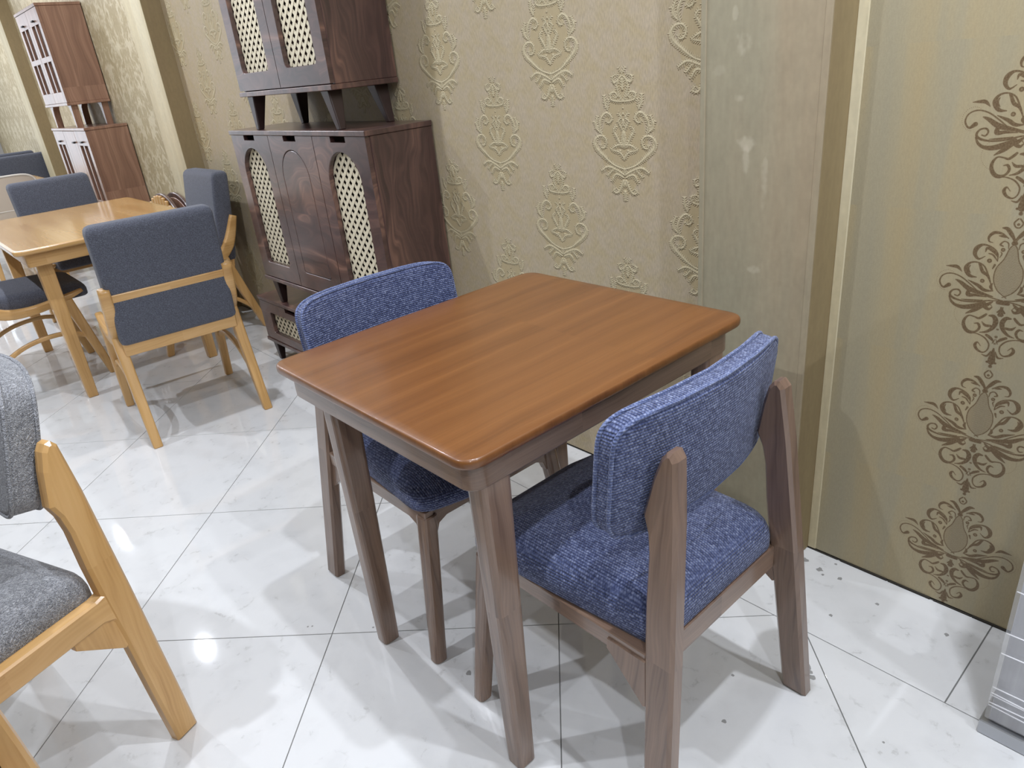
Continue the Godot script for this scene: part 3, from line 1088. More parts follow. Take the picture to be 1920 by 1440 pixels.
func build_downlights():
	var frame := begin()
	var hole := round_poly([Vector2(-0.055, -0.055), Vector2(0.055, -0.055), Vector2(0.055, 0.055), Vector2(-0.055, 0.055)], [0.01, 0.01, 0.01, 0.01], 3)
	holed_panel(frame, Vector2(-0.075, -0.075), Vector2(0.075, 0.075), hole, 0.0, 0.014)
	var frame_mesh := shape(frame)
	var lens := begin()
	cbox(lens, Vector3(0, 0, 0.006), Vector3(0.11, 0.11, 0.008), 0.001)
	var lens_mesh := shape(lens)
	var spots := []
	for x in [1.58, 0.0, -0.62, -2.78, -4.96, -7.15, -9.33]:
		spots.append([x, -0.745 if x != 0.0 else -0.92, "wall"])
	for x in [0.9, -1.54, -3.74, -5.94, -8.12, -10.3]:
		spots.append([x, 0.42, "middle"])
	var under := {"wall": ["beyond the wrapped cabinet", "between the wrapped cabinet and the brown table", "over the blue chair by the damask wall", "over the dark cane cabinets", "over the far end of the oak table", "over the light wood table", "over the pair of blue armchairs"],
		"middle": ["over the bare aisle by the damask wall", "over the grey boucle chair", "over the aisle side of the oak table", "over the aisle before the brown cabinets", "over the aisle by the light wood table", "over the aisle before the shop window"]}
	var count := {}
	for s in spots:
		var row: String = s[2]
		var nth: int = count.get(row, 0)
		count[row] = nth + 1
		var t := thing("downlight", "small square ceiling downlight " + under[row][nth], "light", Vector3(s[0], CEIL_Y, s[1]), 0.0, "square ceiling downlights")
		t.rotation.x = PI / 2
		part("frame", frame_mesh, M.white, t)
		part("lens", lens_mesh, M.glow, t)
		var l := AreaLight3D.new()
		l.name = "lamp"
		t.add_child(l, true)
		l.area_size = Vector2(0.045, 0.045)
		l.light_color = Color8(240, 245, 255)
		l.light_energy = 5.0
		l.light_size = 0.045
		l.area_range = 20.0
		l.area_attenuation = 2.0
		l.shadow_enabled = true
		l.rotation.x = PI
		l.position = Vector3(0, 0, 0.0125)

# ---------------------------------------------------------------- tables and chairs
# rounded slab with a soft rim
func table_top(poly: PackedVector2Array, y0: float, y1: float) -> SurfaceTool:
	var st := begin()
	padded(st, poly, [[0.010, y0], [0.002, y0 + 0.003], [0.0, y0 + 0.007], [0.0, y1 - 0.006], [0.001, y1 - 0.003], [0.0028, y1 - 0.001], [0.0055, y1], [0.03, y1], [0.1, y1], [0.2, y1]])
	return st

func rect_poly(x0: float, x1: float, z0: float, z1: float, r: float, segs := 8) -> PackedVector2Array:
	return round_poly([Vector2(x0, z0), Vector2(x1, z0), Vector2(x1, z1), Vector2(x0, z1)], [r, r, r, r], segs)

# a mitred frame under a table top: outer outline, wall thickness
func apron(poly: PackedVector2Array, thick: float, y0: float, y1: float) -> SurfaceTool:
	var st := begin()
	var n := poly.size()
	var c := Vector2.ZERO
	for p in poly:
		c += p
	c /= n
	for i in n:
		var k := (i + 1) % n
		var a := poly[i]
		var b := poly[k]
		var ai := a - (a - c).normalized() * thick * 1.3
		var bi := b - (b - c).normalized() * thick * 1.3
		var o := ((a + b) * 0.5 - c)
		var out := Vector3(o.x, 0, o.y)
		st.set_smooth_group(1)
		quad(st, Vector3(a.x, y0 + 0.003, a.y), Vector3(b.x, y0 + 0.003, b.y), Vector3(b.x, y1, b.y), Vector3(a.x, y1, a.y), out)
		st.set_smooth_group(-1)
		quad(st, Vector3(ai.x, y0, ai.y), Vector3(bi.x, y0, bi.y), Vector3(bi.x, y1, bi.y), Vector3(ai.x, y1, ai.y), -out)
		var a2 := a - (a - c).normalized() * 0.003
		var b2 := b - (b - c).normalized() * 0.003
		quad(st, Vector3(a.x, y0 + 0.003, a.y), Vector3(b.x, y0 + 0.003, b.y), Vector3(b2.x, y0, b2.y), Vector3(a2.x, y0, a2.y), out + Vector3.DOWN)
		quad(st, Vector3(a2.x, y0, a2.y), Vector3(b2.x, y0, b2.y), Vector3(bi.x, y0, bi.y), Vector3(ai.x, y0, ai.y), Vector3.DOWN)
		quad(st, Vector3(a.x, y1, a.y), Vector3(b.x, y1, b.y), Vector3(bi.x, y1, bi.y), Vector3(ai.x, y1, ai.y), Vector3.UP)
	return st

func back_mid(u: float, hw: float, mid: Vector3, wrap: float) -> Vector3:
	return mid + Vector3(wrap * u * u, 0, u * hw)

func dining_chair(label: String, group: String, at: Vector3, turn: float, frame: Material, frame_side: Material, fabric: Material, pipe: Material, lean_in := 0.126, half := 0.243, thick := 0.014) -> Node3D:
	var t := thing("dining_chair", label, "chair", at, turn, group)
	var profile := PackedVector2Array([Vector2(-0.220, 0.0), Vector2(-0.211, 0.135), Vector2(-0.201, 0.309), Vector2(-0.192, 0.44), Vector2(-0.189, 0.503), Vector2(-0.188, 0.585), Vector2(-0.183, 0.622), Vector2(-0.173, 0.650), Vector2(-0.187, 0.715), Vector2(-0.198, 0.750), Vector2(-0.207, 0.762), Vector2(-0.217, 0.764), Vector2(-0.226, 0.752), Vector2(-0.236, 0.65), Vector2(-0.251, 0.41), Vector2(-0.272, 0.0)])
	for s in [-1.0, 1.0]:
		var lean := Transform3D(Basis(Vector3.RIGHT, Vector3(0, 1, -s * lean_in), Vector3.BACK), Vector3(0, 0, s * half))
		var st := begin()
		extrude(st, profile, -0.0165, 0.0165, lean, 0.006)
		obj("back_leg", st, frame, t)
		# gusset in the corner of rail and leg
		st = begin()
		extrude(st, PackedVector2Array([Vector2(-0.196, 0.385), Vector2(-0.2035, 0.30), Vector2(-0.198, 0.296), Vector2(-0.115, 0.366), Vector2(-0.115, 0.385)]), -0.012, 0.004, lean, 0.001)
		obj("corner_block", st, frame, t)
		st = begin()
		var rail := Transform3D(Basis(Vector3.RIGHT, Vector3.UP, Vector3(0, 0, 1)), Vector3(0, 0, s * (half - 0.4 * lean_in - 0.001)))
		extrude(st, PackedVector2Array([Vector2(-0.195, 0.362), Vector2(0.165, 0.362), Vector2(0.190, 0.352), Vector2(0.202, 0.325), Vector2(0.234, 0.325), Vector2(0.234, 0.398), Vector2(-0.195, 0.398)]), -0.011, 0.013, rail, 0.002)
		if half > 0.25:
			st = begin()
			extrude(st, PackedVector2Array([Vector2(-0.222, 0.352), Vector2(-0.203, 0.352), Vector2(-0.196, 0.370), Vector2(-0.178, 0.378), Vector2(0.165, 0.378), Vector2(0.190, 0.368), Vector2(0.202, 0.340), Vector2(0.234, 0.340), Vector2(0.234, 0.430), Vector2(-0.178, 0.430), Vector2(-0.222, 0.440)]), -0.0155, 0.0155, rail, 0.004)
		obj("side_rail", st, frame_side, t)
		st = begin()
		leg(st, Vector3(0.242, 0.0, s * (half - 0.003)), Vector3(0.218, 0.385, s * (half - 0.003 - 0.4 * lean_in)), 0.034, 0.034, 0.042, 0.038, 0.011)
		obj("front_leg", st, frame, t)
	var st := begin()
	var across := Transform3D(Basis(Vector3.BACK, Vector3.UP, Vector3.RIGHT), Vector3(0.218, 0, 0))
	across.basis.x *= (half - 0.003 - 0.4 * lean_in) / 0.215
	extrude(st, PackedVector2Array([Vector2(-0.215, 0.325), Vector2(-0.200, 0.325), Vector2(-0.188, 0.352), Vector2(-0.162, 0.362), Vector2(0.162, 0.362), Vector2(0.188, 0.352), Vector2(0.200, 0.325), Vector2(0.215, 0.325), Vector2(0.215, 0.398), Vector2(-0.215, 0.398)]), -0.012, 0.012, across, 0.002)
	obj("front_rail", st, frame_side, t)
	st = begin()
	var bw := half - 0.4 * lean_in - 0.012
	extrude(st, PackedVector2Array([Vector2(-bw, 0.345), Vector2(bw, 0.345), Vector2(bw, 0.396), Vector2(-bw, 0.396)]), -0.010, 0.010, Transform3D(Basis(Vector3.BACK, Vector3.UP, Vector3.RIGHT), Vector3(-0.196, 0, 0)), 0.002)
	obj("back_rail", st, frame_side, t)
	# seat cushion: wider at the front, front edge rolled down
	st = begin()
	var outline := round_poly([Vector2(-0.205, -0.182), Vector2(0.236, -0.222), Vector2(0.268, -0.11), Vector2(0.268, 0.11), Vector2(0.236, 0.222), Vector2(-0.205, 0.182)], [0.035, 0.06, 0.12, 0.12, 0.06, 0.035], 8)
	var lift := 0.0
	if half > 0.25:
		lift = 0.018
		for i in outline.size():
			outline[i].y *= (half - 0.004) / (0.222 if outline[i].x > 0.0 else 0.192)
	var lay := [[0.020, 0.398], [0.006, 0.400], [0.0, 0.408], [0.0, 0.430], [0.003, 0.444], [0.009, 0.457], [0.018, 0.467], [0.032, 0.475], [0.055, 0.480], [0.09, 0.484], [0.13, 0.486], [0.17, 0.487]]
	for l in lay:
		l[1] += lift
	padded(st, outline, lay, Vector4(0.10, 0.29, 0.030, 0.42 + lift), 0.006)
	obj("seat", st, fabric, t)
	# curved backrest with piped edges
	var bulky := thick > 0.02
	var tilt := 0.30 if bulky else 0.115
	var up := Vector3(-tilt, 1, 0).normalized()
	var fwd := Vector3(1, tilt, 0).normalized()
	var hw := half - 0.021
	var hh := 0.140 if bulky else 0.112
	var wrap := 0.055 if bulky else 0.034
	var mid := Vector3(-0.240, 0.748, 0) if bulky else Vector3(-0.172, 0.711, 0)
	var pw := 4.5 if bulky else 7.0
	st = begin()
	var rings := []
	for k in 41:
		var u := sin((-1.0 + 2.0 * k / 40.0) * PI * 0.5) * 0.9995
		var s := pow(maxf(0.0, 1.0 - pow(absf(u), pw)), 1.0 / pw)
		rings.append(ring_rect(back_mid(u, hw, mid, wrap), fwd, up, 0.006 + thick * minf(1.0, s * 1.4), maxf(hh * s, 0.01), 0.014, 4))
	loft(st, rings)
	var back := obj("backrest", st, fabric, t)
	for f in [-1.0, 1.0]:
		var loop := PackedVector3Array()
		for k in 96:
			var a := TAU * k / 96.0
			var u: float = signf(cos(a)) * pow(absf(cos(a)), 2.0 / pw)
			var v: float = signf(sin(a)) * pow(absf(sin(a)), 2.0 / pw)
			loop.append(back_mid(u, hw, mid, wrap) + up * v * (hh - 0.0005) + fwd * f * (thick + 0.0005))
		st = begin()
		sweep(st, loop, fwd, [0.0075], [0.0075], 0.003, true, 8)
		obj("piping", st, pipe, back)
	return t

func build_front_set():
	var t := thing("dining_table", "small brown wooden table with glossy rounded top between two blue chairs", "table")
	obj("table_top", table_top(rect_poly(-1.424, -0.752, -1.296, -0.520, 0.042), 0.7295, 0.750), M.top, t)
	obj("apron", apron(rect_poly(-1.398, -0.776, -1.274, -0.542, 0.034, 6), 0.02, 0.674, 0.7305), M.walnut_side, t)
	for lx in [-1.293, -0.800]:
		for s in [-1.0, 1.0]:
			var st := begin()
			leg(st, Vector3(lx - 0.004, 0.0, -0.908 + s * 0.318), Vector3(lx, 0.70, -0.908 + s * 0.312), 0.042, 0.044, 0.046, 0.066, 0.010)
			obj("leg", st, M.walnut, t)
	dining_chair("blue upholstered wooden chair on the side of the brown table away from the cabinets", "blue chairs at the brown table", Vector3(-0.74, 0, -0.876), PI, M.walnut, M.walnut_side, M.blue, M.bluepipe)
	dining_chair("blue upholstered wooden chair tucked under the brown table in front of dark cabinets", "blue chairs at the brown table", Vector3(-1.386, 0, -0.874), 0.0, M.walnut, M.walnut_side, M.blue, M.bluepipe)

func build_oak_chairs():
	dining_chair("grey boucle chair with oak frame standing alone in the aisle beside the brown table", "grey boucle oak chairs", Vector3(-1.566, 0, 0.215), -deg_to_rad(67.5), M.oak, M.oak_side, M.boucle, M.boucle, 0.0, 0.27, 0.026)
	dining_chair("grey boucle chair with oak frame in the aisle next to another grey boucle chair", "grey boucle oak chairs", Vector3(-0.885, 0, 0.366), -PI / 2, M.oak, M.oak_side, M.boucle, M.boucle, 0.0, 0.27, 0.026)

# ---------------------------------------------------------------- oak set behind
func armchair(label: String, group: String, at: Vector3, turn: float) -> Node3D:
	var t := thing("armchair", label, "chair", at, turn, group)
	for s in [-1.0, 1.0]:
		var z: float = s * 0.228
		var st := begin()
		sweep(st, spline([Vector3(0.262, 0.452, z), Vector3(0.16, 0.428, z), Vector3(0.02, 0.410, z), Vector3(-0.10, 0.428, z), Vector3(-0.19, 0.51, z), Vector3(-0.255, 0.655, z)], 6), Vector3.BACK, [0.016, 0.036, 0.042, 0.050, 0.058, 0.036], [0.030, 0.038, 0.040, 0.042, 0.044, 0.040], 0.010)
		obj("arm", st, M.oak_side, t)
		st = begin()
		leg(st, Vector3(-0.288, 0.0, s * 0.230), Vector3(-0.135, 0.455, z), 0.038, 0.036, 0.060, 0.042, 0.008)
		obj("back_leg", st, M.oak, t)
		st = begin()
		leg(st, Vector3(0.272, 0.0, s * 0.230), Vector3(0.180, 0.425, z), 0.036, 0.034, 0.052, 0.038, 0.008)
		obj("front_leg", st, M.oak, t)
		st = begin()
		sweep(st, spline([Vector3(0.232, 0.215, z), Vector3(0.12, 0.262, z), Vector3(-0.03, 0.255, z), Vector3(-0.15, 0.205, z), Vector3(-0.232, 0.135, z)], 5), Vector3.BACK, [0.022], [0.020], 0.006)
		obj("stretcher", st, M.oak_side, t)
	var st := begin()
	bar(st, Vector3(-0.243, 0.615, -0.222), Vector3(-0.243, 0.615, 0.222), Vector3(-0.3, 1, 0), 0.022, 0.034, 0.022, 0.034, 0.005)
	obj("back_rail", st, M.oak_side, t)
	st = begin()
	bar(st, Vector3(-0.190, 0.398, -0.222), Vector3(-0.190, 0.398, 0.222), Vector3(-0.2, 1, 0), 0.026, 0.060, 0.026, 0.060, 0.005)
	obj("seat_rail", st, M.oak_side, t)
	st = begin()
	bar(st, Vector3(0.170, 0.398, -0.222), Vector3(0.170, 0.398, 0.222), Vector3.UP, 0.022, 0.040, 0.022, 0.040, 0.005)
	obj("seat_rail", st, M.oak_side, t)
	# padded seat
	st = begin()
	padded(st, rect_poly(-0.165, 0.292, -0.208, 0.208, 0.03), [[0.012, 0.414], [0.002, 0.42], [0.0, 0.432], [0.0, 0.470], [0.004, 0.487], [0.014, 0.500], [0.03, 0.507], [0.07, 0.513], [0.12, 0.516], [0.16, 0.517]], Vector4(0.12, 0.29, 0.025, 0.43))
	obj("seat", st, M.slate, t)
	# thick straight back block, leaning a little
	st = begin()
	var rings := []
	var rows := [[0.0, 0.010], [0.006, 0.003], [0.016, 0.0], [0.12, 0.0], [0.24, 0.0], [0.36, 0.0], [0.445, 0.0], [0.460, 0.003], [0.470, 0.010], [0.475, 0.02]]
	for r in rows:
		var y: float = r[0]
		rings.append(ring_rect(Vector3(-0.172 - y * 0.155, 0.415 + y, 0), Vector3.RIGHT, Vector3.BACK, 0.045 - r[1] + 0.004 * sin(y / 0.475 * PI), 0.226 - r[1], 0.016, 5))
	loft(st, rings)
	obj("backrest", st, M.slate, t)
	return t

func build_oak_set():
	var t := thing("dining_table", "pale oak dining table with slate blue armchairs around it", "table")
	obj("table_top", table_top(rect_poly(-4.87, -3.63, -1.19, -0.385, 0.035), 0.728, 0.750), M.oak_top, t)
	obj("apron", apron(rect_poly(-4.83, -3.67, -1.15, -0.425, 0.02, 4), 0.02, 0.668, 0.729), M.oak_side, t)
	for lx in [-4.77, -3.767]:
		for lz in [-1.085, -0.492]:
			var st := begin()
			leg(st, Vector3(lx, 0.0, lz), Vector3(lx, 0.70, lz), 0.044, 0.044, 0.066, 0.066, 0.006)
			obj("leg", st, M.oak, t)
	var g := "slate blue oak armchairs at the oak table"
	armchair("slate blue oak armchair at the oak table, its back to the brown table", g, Vector3(-3.183, 0, -0.788), PI - 0.09)
	armchair("slate blue oak armchair between the oak table and the papered wall", g, Vector3(-4.215, 0, -1.21), -PI / 2)
	armchair("slate blue oak armchair on the aisle side of the oak table", g, Vector3(-4.26, 0, -0.385), PI / 2)
	armchair("slate blue oak armchair at the far end of the oak table before the brown cabinet", g, Vector3(-5.13, 0, -0.90), 0.04)

# ---------------------------------------------------------------- dark cabinets with cane panels
func arch_poly(x0: float, x1: float, y0: float, y_spring: float, y_top: float, r := 0.012) -> PackedVector2Array:
	var out := PackedVector2Array()
	var c := (x0 + x1) * 0.5
	var w := (x1 - x0) * 0.5
	for k in 4:
		var a := PI + PI * 0.5 * k / 3.0
		out.append(Vector2(x0 + r + cos(a) * r, y0 + r + sin(a) * r))
	for k in 4:
		var a := PI * 1.5 + PI * 0.5 * k / 3.0
		out.append(Vector2(x1 - r + cos(a) * r, y0 + r + sin(a) * r))
	for k in 17:
		var a := PI * k / 16.0
		out.append(Vector2(c + cos(a) * w, y_spring + sin(a) * (y_top - y_spring)))
	return out

# crossing cane strips cut to an outline
func cane(outline: PackedVector2Array, z: float) -> SurfaceTool:
	var st := begin()
	var lo := outline[0]
	var hi := outline[0]
	for p in outline:
		lo = lo.min(p)
		hi = hi.max(p)
	var pitch := 0.0290
	var half := 0.0070
	var c := (lo + hi) * 0.5
	var reach := (hi - lo).length()
	for s in [-1.0, 1.0]:
		var dir := Vector2(1, s).normalized()
		var nor := Vector2(-dir.y, dir.x)
		var n := int(reach / pitch) + 1
		for k in range(-n, n + 1):
			var m: Vector2 = c + nor * pitch * k
			var strip := PackedVector2Array([m - dir * reach - nor * half, m + dir * reach - nor * half, m + dir * reach + nor * half, m - dir * reach + nor * half])
			for cut in Geometry2D.intersect_polygons(strip, outline):
				if cut.size() >= 3:
					extrude(st, cut, z + s * 0.0007 - 0.0006, z + s * 0.0007 + 0.0006, Transform3D.IDENTITY, 0.0)
	return st

func tapered_leg(top: Vector3, foot: Vector3, w_top: float, w_foot: float) -> SurfaceTool:
	var st := begin()
	leg(st, foot, top, w_foot, w_foot, w_top, w_top, 0.004)
	return st

# carcass panels round a hollow: x0..x1, y0..y1, z back..front
func carcass(t: Node3D, x0: float, x1: float, y0: float, y1: float, zb: float, zf: float, side: Material, top: Material) -> void:
	var w := 0.018
	for e in [x0, x1 - w]:
		obj("side_panel", slab(Vector3(e, y0 + 0.018, zb), Vector3(e + w, y1 - 0.018, zf)), side, t)
	obj("back_panel", slab(Vector3(x0 + w, y0 + 0.018, zb), Vector3(x1 - w, y1 - 0.018, zb + 0.006)), side, t)
	obj("bottom_panel", slab(Vector3(x0 - 0.004, y0, zb), Vector3(x1 + 0.004, y0 + 0.018, zf + 0.022)), top, t)
	obj("top_panel", slab(Vector3(x0 - 0.004, y1 - 0.018, zb), Vector3(x1 + 0.004, y1, zf + 0.022)), top, t)

# a door cut by an opening, with a finger notch in its top edge
func cut_door(t: Node3D, x0: float, x1: float, y0: float, y1: float, z: float, hole: PackedVector2Array, notch: bool) -> MeshInstance3D:
	var st := begin()
	var yn := y1 - (0.020 if notch else 0.0)
	holed_panel(st, Vector2(x0, y0), Vector2(x1, yn), hole, z, z + 0.018)
	if notch:
		var c := (x0 + x1) * 0.5
		cbox(st, Vector3((x0 + c - 0.052) * 0.5, (yn + y1) * 0.5, z + 0.009), Vector3(c - 0.052 - x0, y1 - yn, 0.018), 0.0)
		cbox(st, Vector3((x1 + c + 0.052) * 0.5, (yn + y1) * 0.5, z + 0.009), Vector3(x1 - c - 0.052, y1 - yn, 0.018), 0.0)
	return obj("door", st, M.dark_door, t)

func build_dark_cabinets():
	var zb := -1.566
	var zf := -1.309
	# low drawer unit on the floor
	var t := thing("drawer_unit", "low dark wood drawer unit with cane fronts on the floor under stacked cabinets", "cabinet")
	carcass(t, -3.46, -2.10, 0.095, 0.335, zb, zf, M.dark_side, M.dark_side)
	for k in 2:
		var x0 := -3.455 + k * 0.678
		var x1 := x0 + 0.674
		var hole := rect_poly(x0 + 0.10, x1 - 0.10, 0.155, 0.262, 0.012, 4)
		var dr := cut_door(t, x0, x1, 0.116, 0.314, zf, hole, true)
		dr.name = "drawer_front"
		obj("cane_panel", cane(hole, zf - 0.003), M.cane, dr)
	for x in [-3.40, -2.16]:
		for z in [-1.318, -1.53]:
			obj("leg", tapered_leg(Vector3(x, 0.096, z), Vector3(x + (0.012 if x < -3 else -0.012), 0.0, z + 0.006), 0.044, 0.024), M.darkleg, t)
	# three-door cabinet
	t = thing("cabinet", "dark wood three-door cabinet with two arched cane panels on low drawer unit", "cabinet")
	carcass(t, -3.292, -2.164, 0.448, 1.120, zb, zf, M.dark_side, M.dark_side)
	var xs := [-3.290, -2.916, -2.539, -2.166]
	for k in 3:
		var x0: float = xs[k] + 0.002
		var x1: float = xs[k + 1] - 0.002
		var c := (x0 + x1) * 0.5 + (0.0 if k != 1 else -0.006)
		var hole := arch_poly(c - 0.114, c + 0.114, 0.540, 0.940, 1.048)
		var d := cut_door(t, x0, x1, 0.470, 1.1005, zf, hole, true)
		if k == 1:
			var st := begin()
			extrude(st, arch_poly(c - 0.1115, c + 0.1115, 0.5425, 0.940, 1.0455), zf + 0.002, zf + 0.018, Transform3D.IDENTITY, 0.0015)
			obj("arched_panel", st, M.dark_door, d)
			obj("backing", slab(Vector3(c - 0.13, 0.525, zf - 0.004), Vector3(c + 0.13, 1.065, zf - 0.0005)), M.dark_side, d)
		else:
			obj("cane_panel", cane(hole, zf - 0.003), M.cane, d)
	for x in [-3.225, -2.24]:
		for z in [-1.325, -1.53]:
			obj("leg", tapered_leg(Vector3(x, 0.449, z), Vector3(x + (0.012 if x < -3 else -0.012), 0.3352, z + 0.006), 0.050, 0.026), M.darkleg, t)
	# two-door cabinet on top
	t = thing("cabinet", "dark wood two-door cabinet with cane panels stacked on the arched cabinet", "cabinet")
	carcass(t, -3.090, -2.332, 1.250, 2.00, zb, zf - 0.005, M.dark_side, M.dark_side)
	for k in 2:
		var x0 := -3.088 + k * 0.3785
		var x1 := x0 + 0.3745
		var hole := rect_poly(x0 + 0.067, x1 - 0.069, 1.336, 1.90, 0.02, 4)
		var d := cut_door(t, x0, x1, 1.272, 1.981, zf - 0.005, hole, false)
		obj("cane_panel", cane(hole, zf - 0.008), M.cane, d)
	for x in [-3.03, -2.41]:
		for z in [-1.335, -1.525]:
			var sx := -0.006 if x < -2.7 else 0.045
			obj("leg", tapered_leg(Vector3(x, 1.251, z), Vector3(x + sx, 1.120, z + (0.012 if z > -1.4 else -0.004)), 0.056, 0.026), M.darkleg, t)

# ---------------------------------------------------------------- brown cabinets farther along the wall
func slotted_door(t: Node3D, x0: float, x1: float, y0: float, y1: float, z: float, cols: int) -> void:
	var st := begin()
	var sy0 := y0 + 0.07
	var sy1 := y1 - 0.10
	var ym := (sy0 + sy1) * 0.5
	var w := 0.03
	var zc := z + 0.009
	# stiles, rails and bars
	cbox(st, Vector3((x0 + x1) * 0.5, (y0 + sy0) * 0.5, zc), Vector3(x1 - x0, sy0 - y0, 0.018), 0.001)
	cbox(st, Vector3((x0 + x1) * 0.5, (y1 + sy1) * 0.5, zc), Vector3(x1 - x0, y1 - sy1, 0.018), 0.001)
	cbox(st, Vector3((x0 + x1) * 0.5, ym, zc), Vector3(x1 - x0, 0.034, 0.018), 0.001)
	var gap := (x1 - x0 - 2.0 * 0.06 - w * (cols - 1)) / cols
	var x := x0
	for k in cols + 1:
		var bw := 0.06 if k == 0 or k == cols else w
		for e in [[sy0, ym - 0.017], [ym + 0.017, sy1]]:
			cbox(st, Vector3(x + bw * 0.5, (e[0] + e[1]) * 0.5, zc), Vector3(bw, e[1] - e[0], 0.018), 0.0008)
		x += bw + gap
	var d := obj("door", st, M.brown_side, t)
	obj("inset_panel", slab(Vector3(x0 + 0.02, sy0 - 0.02, z), Vector3(x1 - 0.02, sy1 + 0.02, z + 0.006)), M.slot, d)
	st = begin()
	cbox(st, Vector3((x0 + x1) * 0.5, y1 - 0.075, z + 0.026), Vector3(0.05, 0.012, 0.016), 0.004)
	obj("handle", st, M.black, d)

func bracket_leg(x: float, y0: float, y1: float, z: float, s: float) -> SurfaceTool:
	var st := begin()
	var h := y1 - y0
	extrude(st, PackedVector2Array([Vector2(-0.016, 0), Vector2(0.016, 0), Vector2(0.028, h * 0.6), Vector2(0.045, h * 0.85), Vector2(0.075, h), Vector2(-0.03, h)]), -0.022, 0.022, Transform3D(Basis(Vector3(s, 0, 0), Vector3.UP, Vector3.BACK), Vector3(x, y0, z)), 0.003)
	return st

func build_far_cabinets():
	var zb := -1.566
	var zf := -1.305
	var t := thing("cabinet", "brown wood three-door cabinet with slotted doors on the floor by the wall", "cabinet")
	carcass(t, -6.83, -5.815, 0.12, 1.135, zb, zf, M.brown_side, M.brown_side)
	for k in 3:
		var x0 := -6.828 + k * 0.338
		if k == 1:
			var d := obj("door", slab(Vector3(x0 + 0.001, 0.14, zf), Vector3(x0 + 0.336, 1.115, zf + 0.018)), M.brown_side, t)
			obj("handle", slab(Vector3(x0 + 0.25, 1.03, zf + 0.018), Vector3(x0 + 0.30, 1.042, zf + 0.034)), M.black, d)
		else:
			slotted_door(t, x0 + 0.001, x0 + 0.336, 0.14, 1.115, zf, 2)
	for x in [-6.79, -5.855]:
		for z in [-1.33, -1.53]:
			obj("leg", bracket_leg(x, 0.0, 0.121, z, 1.0 if x < -6 else -1.0), M.brown_side, t)
	t = thing("cabinet", "brown wood two-door cabinet with slotted doors standing on another brown cabinet", "cabinet")
	carcass(t, -6.76, -6.045, 1.285, 1.925, zb, zf, M.brown_side, M.brown_side)
	for k in 2:
		var x0 := -6.758 + k * 0.3575
		slotted_door(t, x0 + 0.001, x0 + 0.3555, 1.305, 1.905, zf, 2)
	for x in [-6.71, -6.095]:
		for z in [-1.33, -1.53]:
			obj("leg", bracket_leg(x, 1.135, 1.286, z, 1.0 if x < -6.3 else -1.0), M.brown_side, t)

# ---------------------------------------------------------------- things farther back
func leaning_disc(called: String, label: String, category: String, at: Vector3, r: float, tilt: float, face: Material, rim: Material, fluted: bool) -> void:
	var t := thing(called, label, category, at)
	t.rotation.x = -tilt
	var st := begin()
	loft(st, [ring_round(Vector3(0, 0, -0.012), Vector3.RIGHT, Vector3.UP, r - 0.004, r - 0.004, 48), ring_round(Vector3(0, 0, -0.008), Vector3.RIGHT, Vector3.UP, r, r, 48), ring_round(Vector3(0, 0, 0.006), Vector3.RIGHT, Vector3.UP, r, r, 48), ring_round(Vector3(0, 0, 0.010), Vector3.RIGHT, Vector3.UP, r - 0.004, r - 0.004, 48)], true, true, false)
	obj("disc", st, rim, t)
	if fluted:
		var n := 14
		for k in n:
			var x := (k - (n - 1) * 0.5) * (2.0 * r / n)
			var h := sqrt(maxf(0.0, r * r - x * x)) - 0.012
			if h > 0.03:
				var sl := begin()
				cbox(sl, Vector3(x, 0, 0.018), Vector3(2.0 * r / n - 0.014, h * 2.0, 0.016), 0.005)
				obj("slat", sl, face, t)
	else:
		st = begin()
		loft(st, [ring_round(Vector3(0, 0, 0.010), Vector3.RIGHT, Vector3.UP, r - 0.03, r - 0.03, 48), ring_round(Vector3(0, 0, 0.013), Vector3.RIGHT, Vector3.UP, r - 0.033, r - 0.033, 48)], true, true, false)
		obj("face", st, face, t)

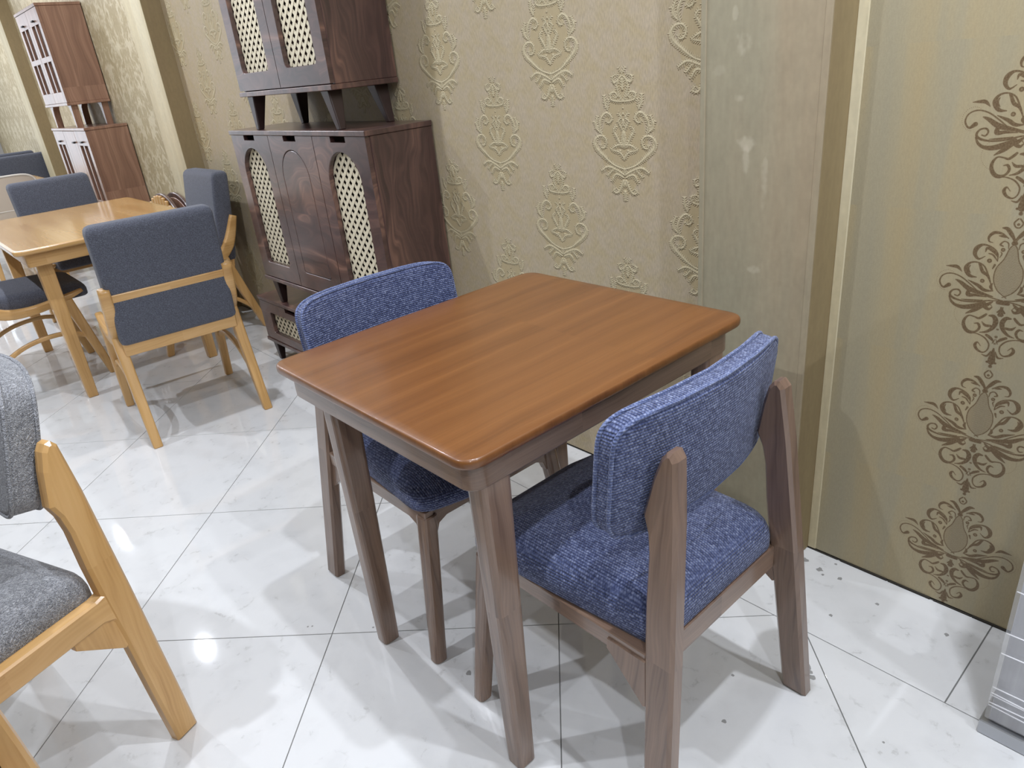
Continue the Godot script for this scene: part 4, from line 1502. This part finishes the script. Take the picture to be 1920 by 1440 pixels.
func build_background():
	leaning_disc("round_tabletop", "round slatted wood table top leaning on the wall behind the oak table", "table top", Vector3(-4.90, 0.3665, -1.372), 0.365, 0.06, M.oak, M.dark_side, true)
	leaning_disc("round_tabletop", "round brown table top with dark rim leaning on the wall behind the slatted one", "table top", Vector3(-4.825, 0.3665, -1.438), 0.365, 0.03, M.brown_side, M.dark_side, false)
	leaning_disc("round_mirror", "pale round mirror leaning on the wall beyond the brown cabinets", "mirror", Vector3(-7.15, 0.50, -1.40), 0.26, 0.2, M.piping, M.greywall, false)
	# next set along the room
	var t := thing("dining_table", "light wood table beyond the beige chair and the oak set", "table")
	obj("table_top", table_top(rect_poly(-8.1, -6.93, -1.20, -0.40, 0.03, 4), 0.728, 0.750), M.oak_top, t)
	for lx in [-8.0, -7.03]:
		for lz in [-1.10, -0.50]:
			obj("leg", tapered_leg(Vector3(lx, 0.729, lz), Vector3(lx, 0.0, lz), 0.06, 0.04), M.oak, t)
	t = thing("upholstered_chair", "beige upholstered chair with white piping, its back to the oak set", "chair", Vector3(-6.95, 0, -0.80), PI)
	var st := begin()
	padded(st, rect_poly(-0.2, 0.26, -0.24, 0.24, 0.05), [[0.01, 0.40], [0.0, 0.41], [0.0, 0.46], [0.008, 0.475], [0.03, 0.485], [0.1, 0.49]])
	obj("seat", st, M.slate, t)
	st = begin()
	var rings := []
	for k in 21:
		var u := -1.0 + 0.1 * k
		var s := pow(maxf(0.0, 1.0 - pow(absf(u), 5.0)), 0.2)
		rings.append(ring_rect(Vector3(-0.24 + 0.03 * u * u, 0.66, u * 0.25), Vector3.RIGHT, Vector3.UP, 0.03, maxf(0.19 * s, 0.01), 0.02, 3))
	loft(st, rings)
	var b := obj("backrest", st, M.beige, t)
	st = begin()
	var loop := PackedVector3Array()
	for k in 64:
		var a := TAU * k / 64.0
		var u: float = signf(cos(a)) * pow(absf(cos(a)), 0.4)
		var v: float = signf(sin(a)) * pow(absf(sin(a)), 0.4)
		loop.append(Vector3(-0.268 + 0.03 * u * u, 0.66 + v * 0.188, u * 0.248))
	sweep(st, loop, Vector3.RIGHT, [0.014], [0.014], 0.005, true, 8)
	obj("piping", st, M.piping, b)
	st = begin()
	bar(st, Vector3(-0.27, 0.60, -0.235), Vector3(-0.27, 0.60, 0.235), Vector3.UP, 0.006, 0.006, 0.006, 0.006, 0.002, 0.001)
	obj("seam", st, M.piping, b)
	for s in [[-0.2, -0.2], [-0.2, 0.2], [0.22, -0.2], [0.22, 0.2]]:
		obj("leg", tapered_leg(Vector3(s[0], 0.405, s[1]), Vector3(s[0] * 1.15, 0.0, s[1] * 1.1), 0.045, 0.028), M.oak, t)
	var g := "slate blue armchairs beyond the beige chair"
	armchair("slate blue armchair beside the light wood table, its back to the brown cabinets", g, Vector3(-8.95, 0, -1.29), PI)
	armchair("slate blue armchair behind another slate blue one, nearest the shop window", g, Vector3(-9.6, 0, -1.29), PI)

func build_wrapped_panel():
	var t := thing("wrapped_cabinet", "grey wood cabinet wrapped in clear plastic film standing by the brown damask wall", "cabinet")
	obj("body", slab(Vector3(-0.178, 0.035, -1.545), Vector3(0.52, 1.05, -1.262)), M.grey_board, t)
	obj("plinth", slab(Vector3(-0.190, 0.0, -1.55), Vector3(0.53, 0.034, -1.250)), M.metal, t)
	# film: a loose skin with ripples
	var st := begin()
	var nz := noise(77, 7.0, 3)
	st.set_smooth_group(0)
	var nx := 40
	var ny := 60
	for i in nx:
		for j in ny:
			var q := []
			for e in [[0, 0], [1, 0], [1, 1], [0, 1]]:
				var x: float = -0.184 + 0.71 * (i + e[0]) / nx
				var y: float = 0.04 + 1.02 * (j + e[1]) / ny
				q.append(Vector3(x, y, -1.256 + 0.0035 * nz.get_noise_2d(x * 0.6, y * 2.4)))
			quad(st, q[0], q[1], q[2], q[3], Vector3.BACK)
	obj("plastic_film", st, M.film, t)
	st = begin()
	var rng := RandomNumberGenerator.new()
	rng.seed = 5
	for y in [0.078, 0.086, 0.104, 0.112, 0.128, 0.212, 0.262, 0.355, 0.45, 0.60]:
		var tilt := rng.randf_range(-0.03, 0.03)
		var pts := []
		for k in 7:
			pts.append(Vector3(-0.182 + 0.1 * k, y + tilt * k * 0.1 + rng.randf_range(-0.003, 0.003), -1.2515))
		sweep(st, spline(pts, 3), Vector3.BACK, [0.0012, 0.003, 0.0015], [0.003], 0.0005)
	obj("film_crease", st, M.crease, t)
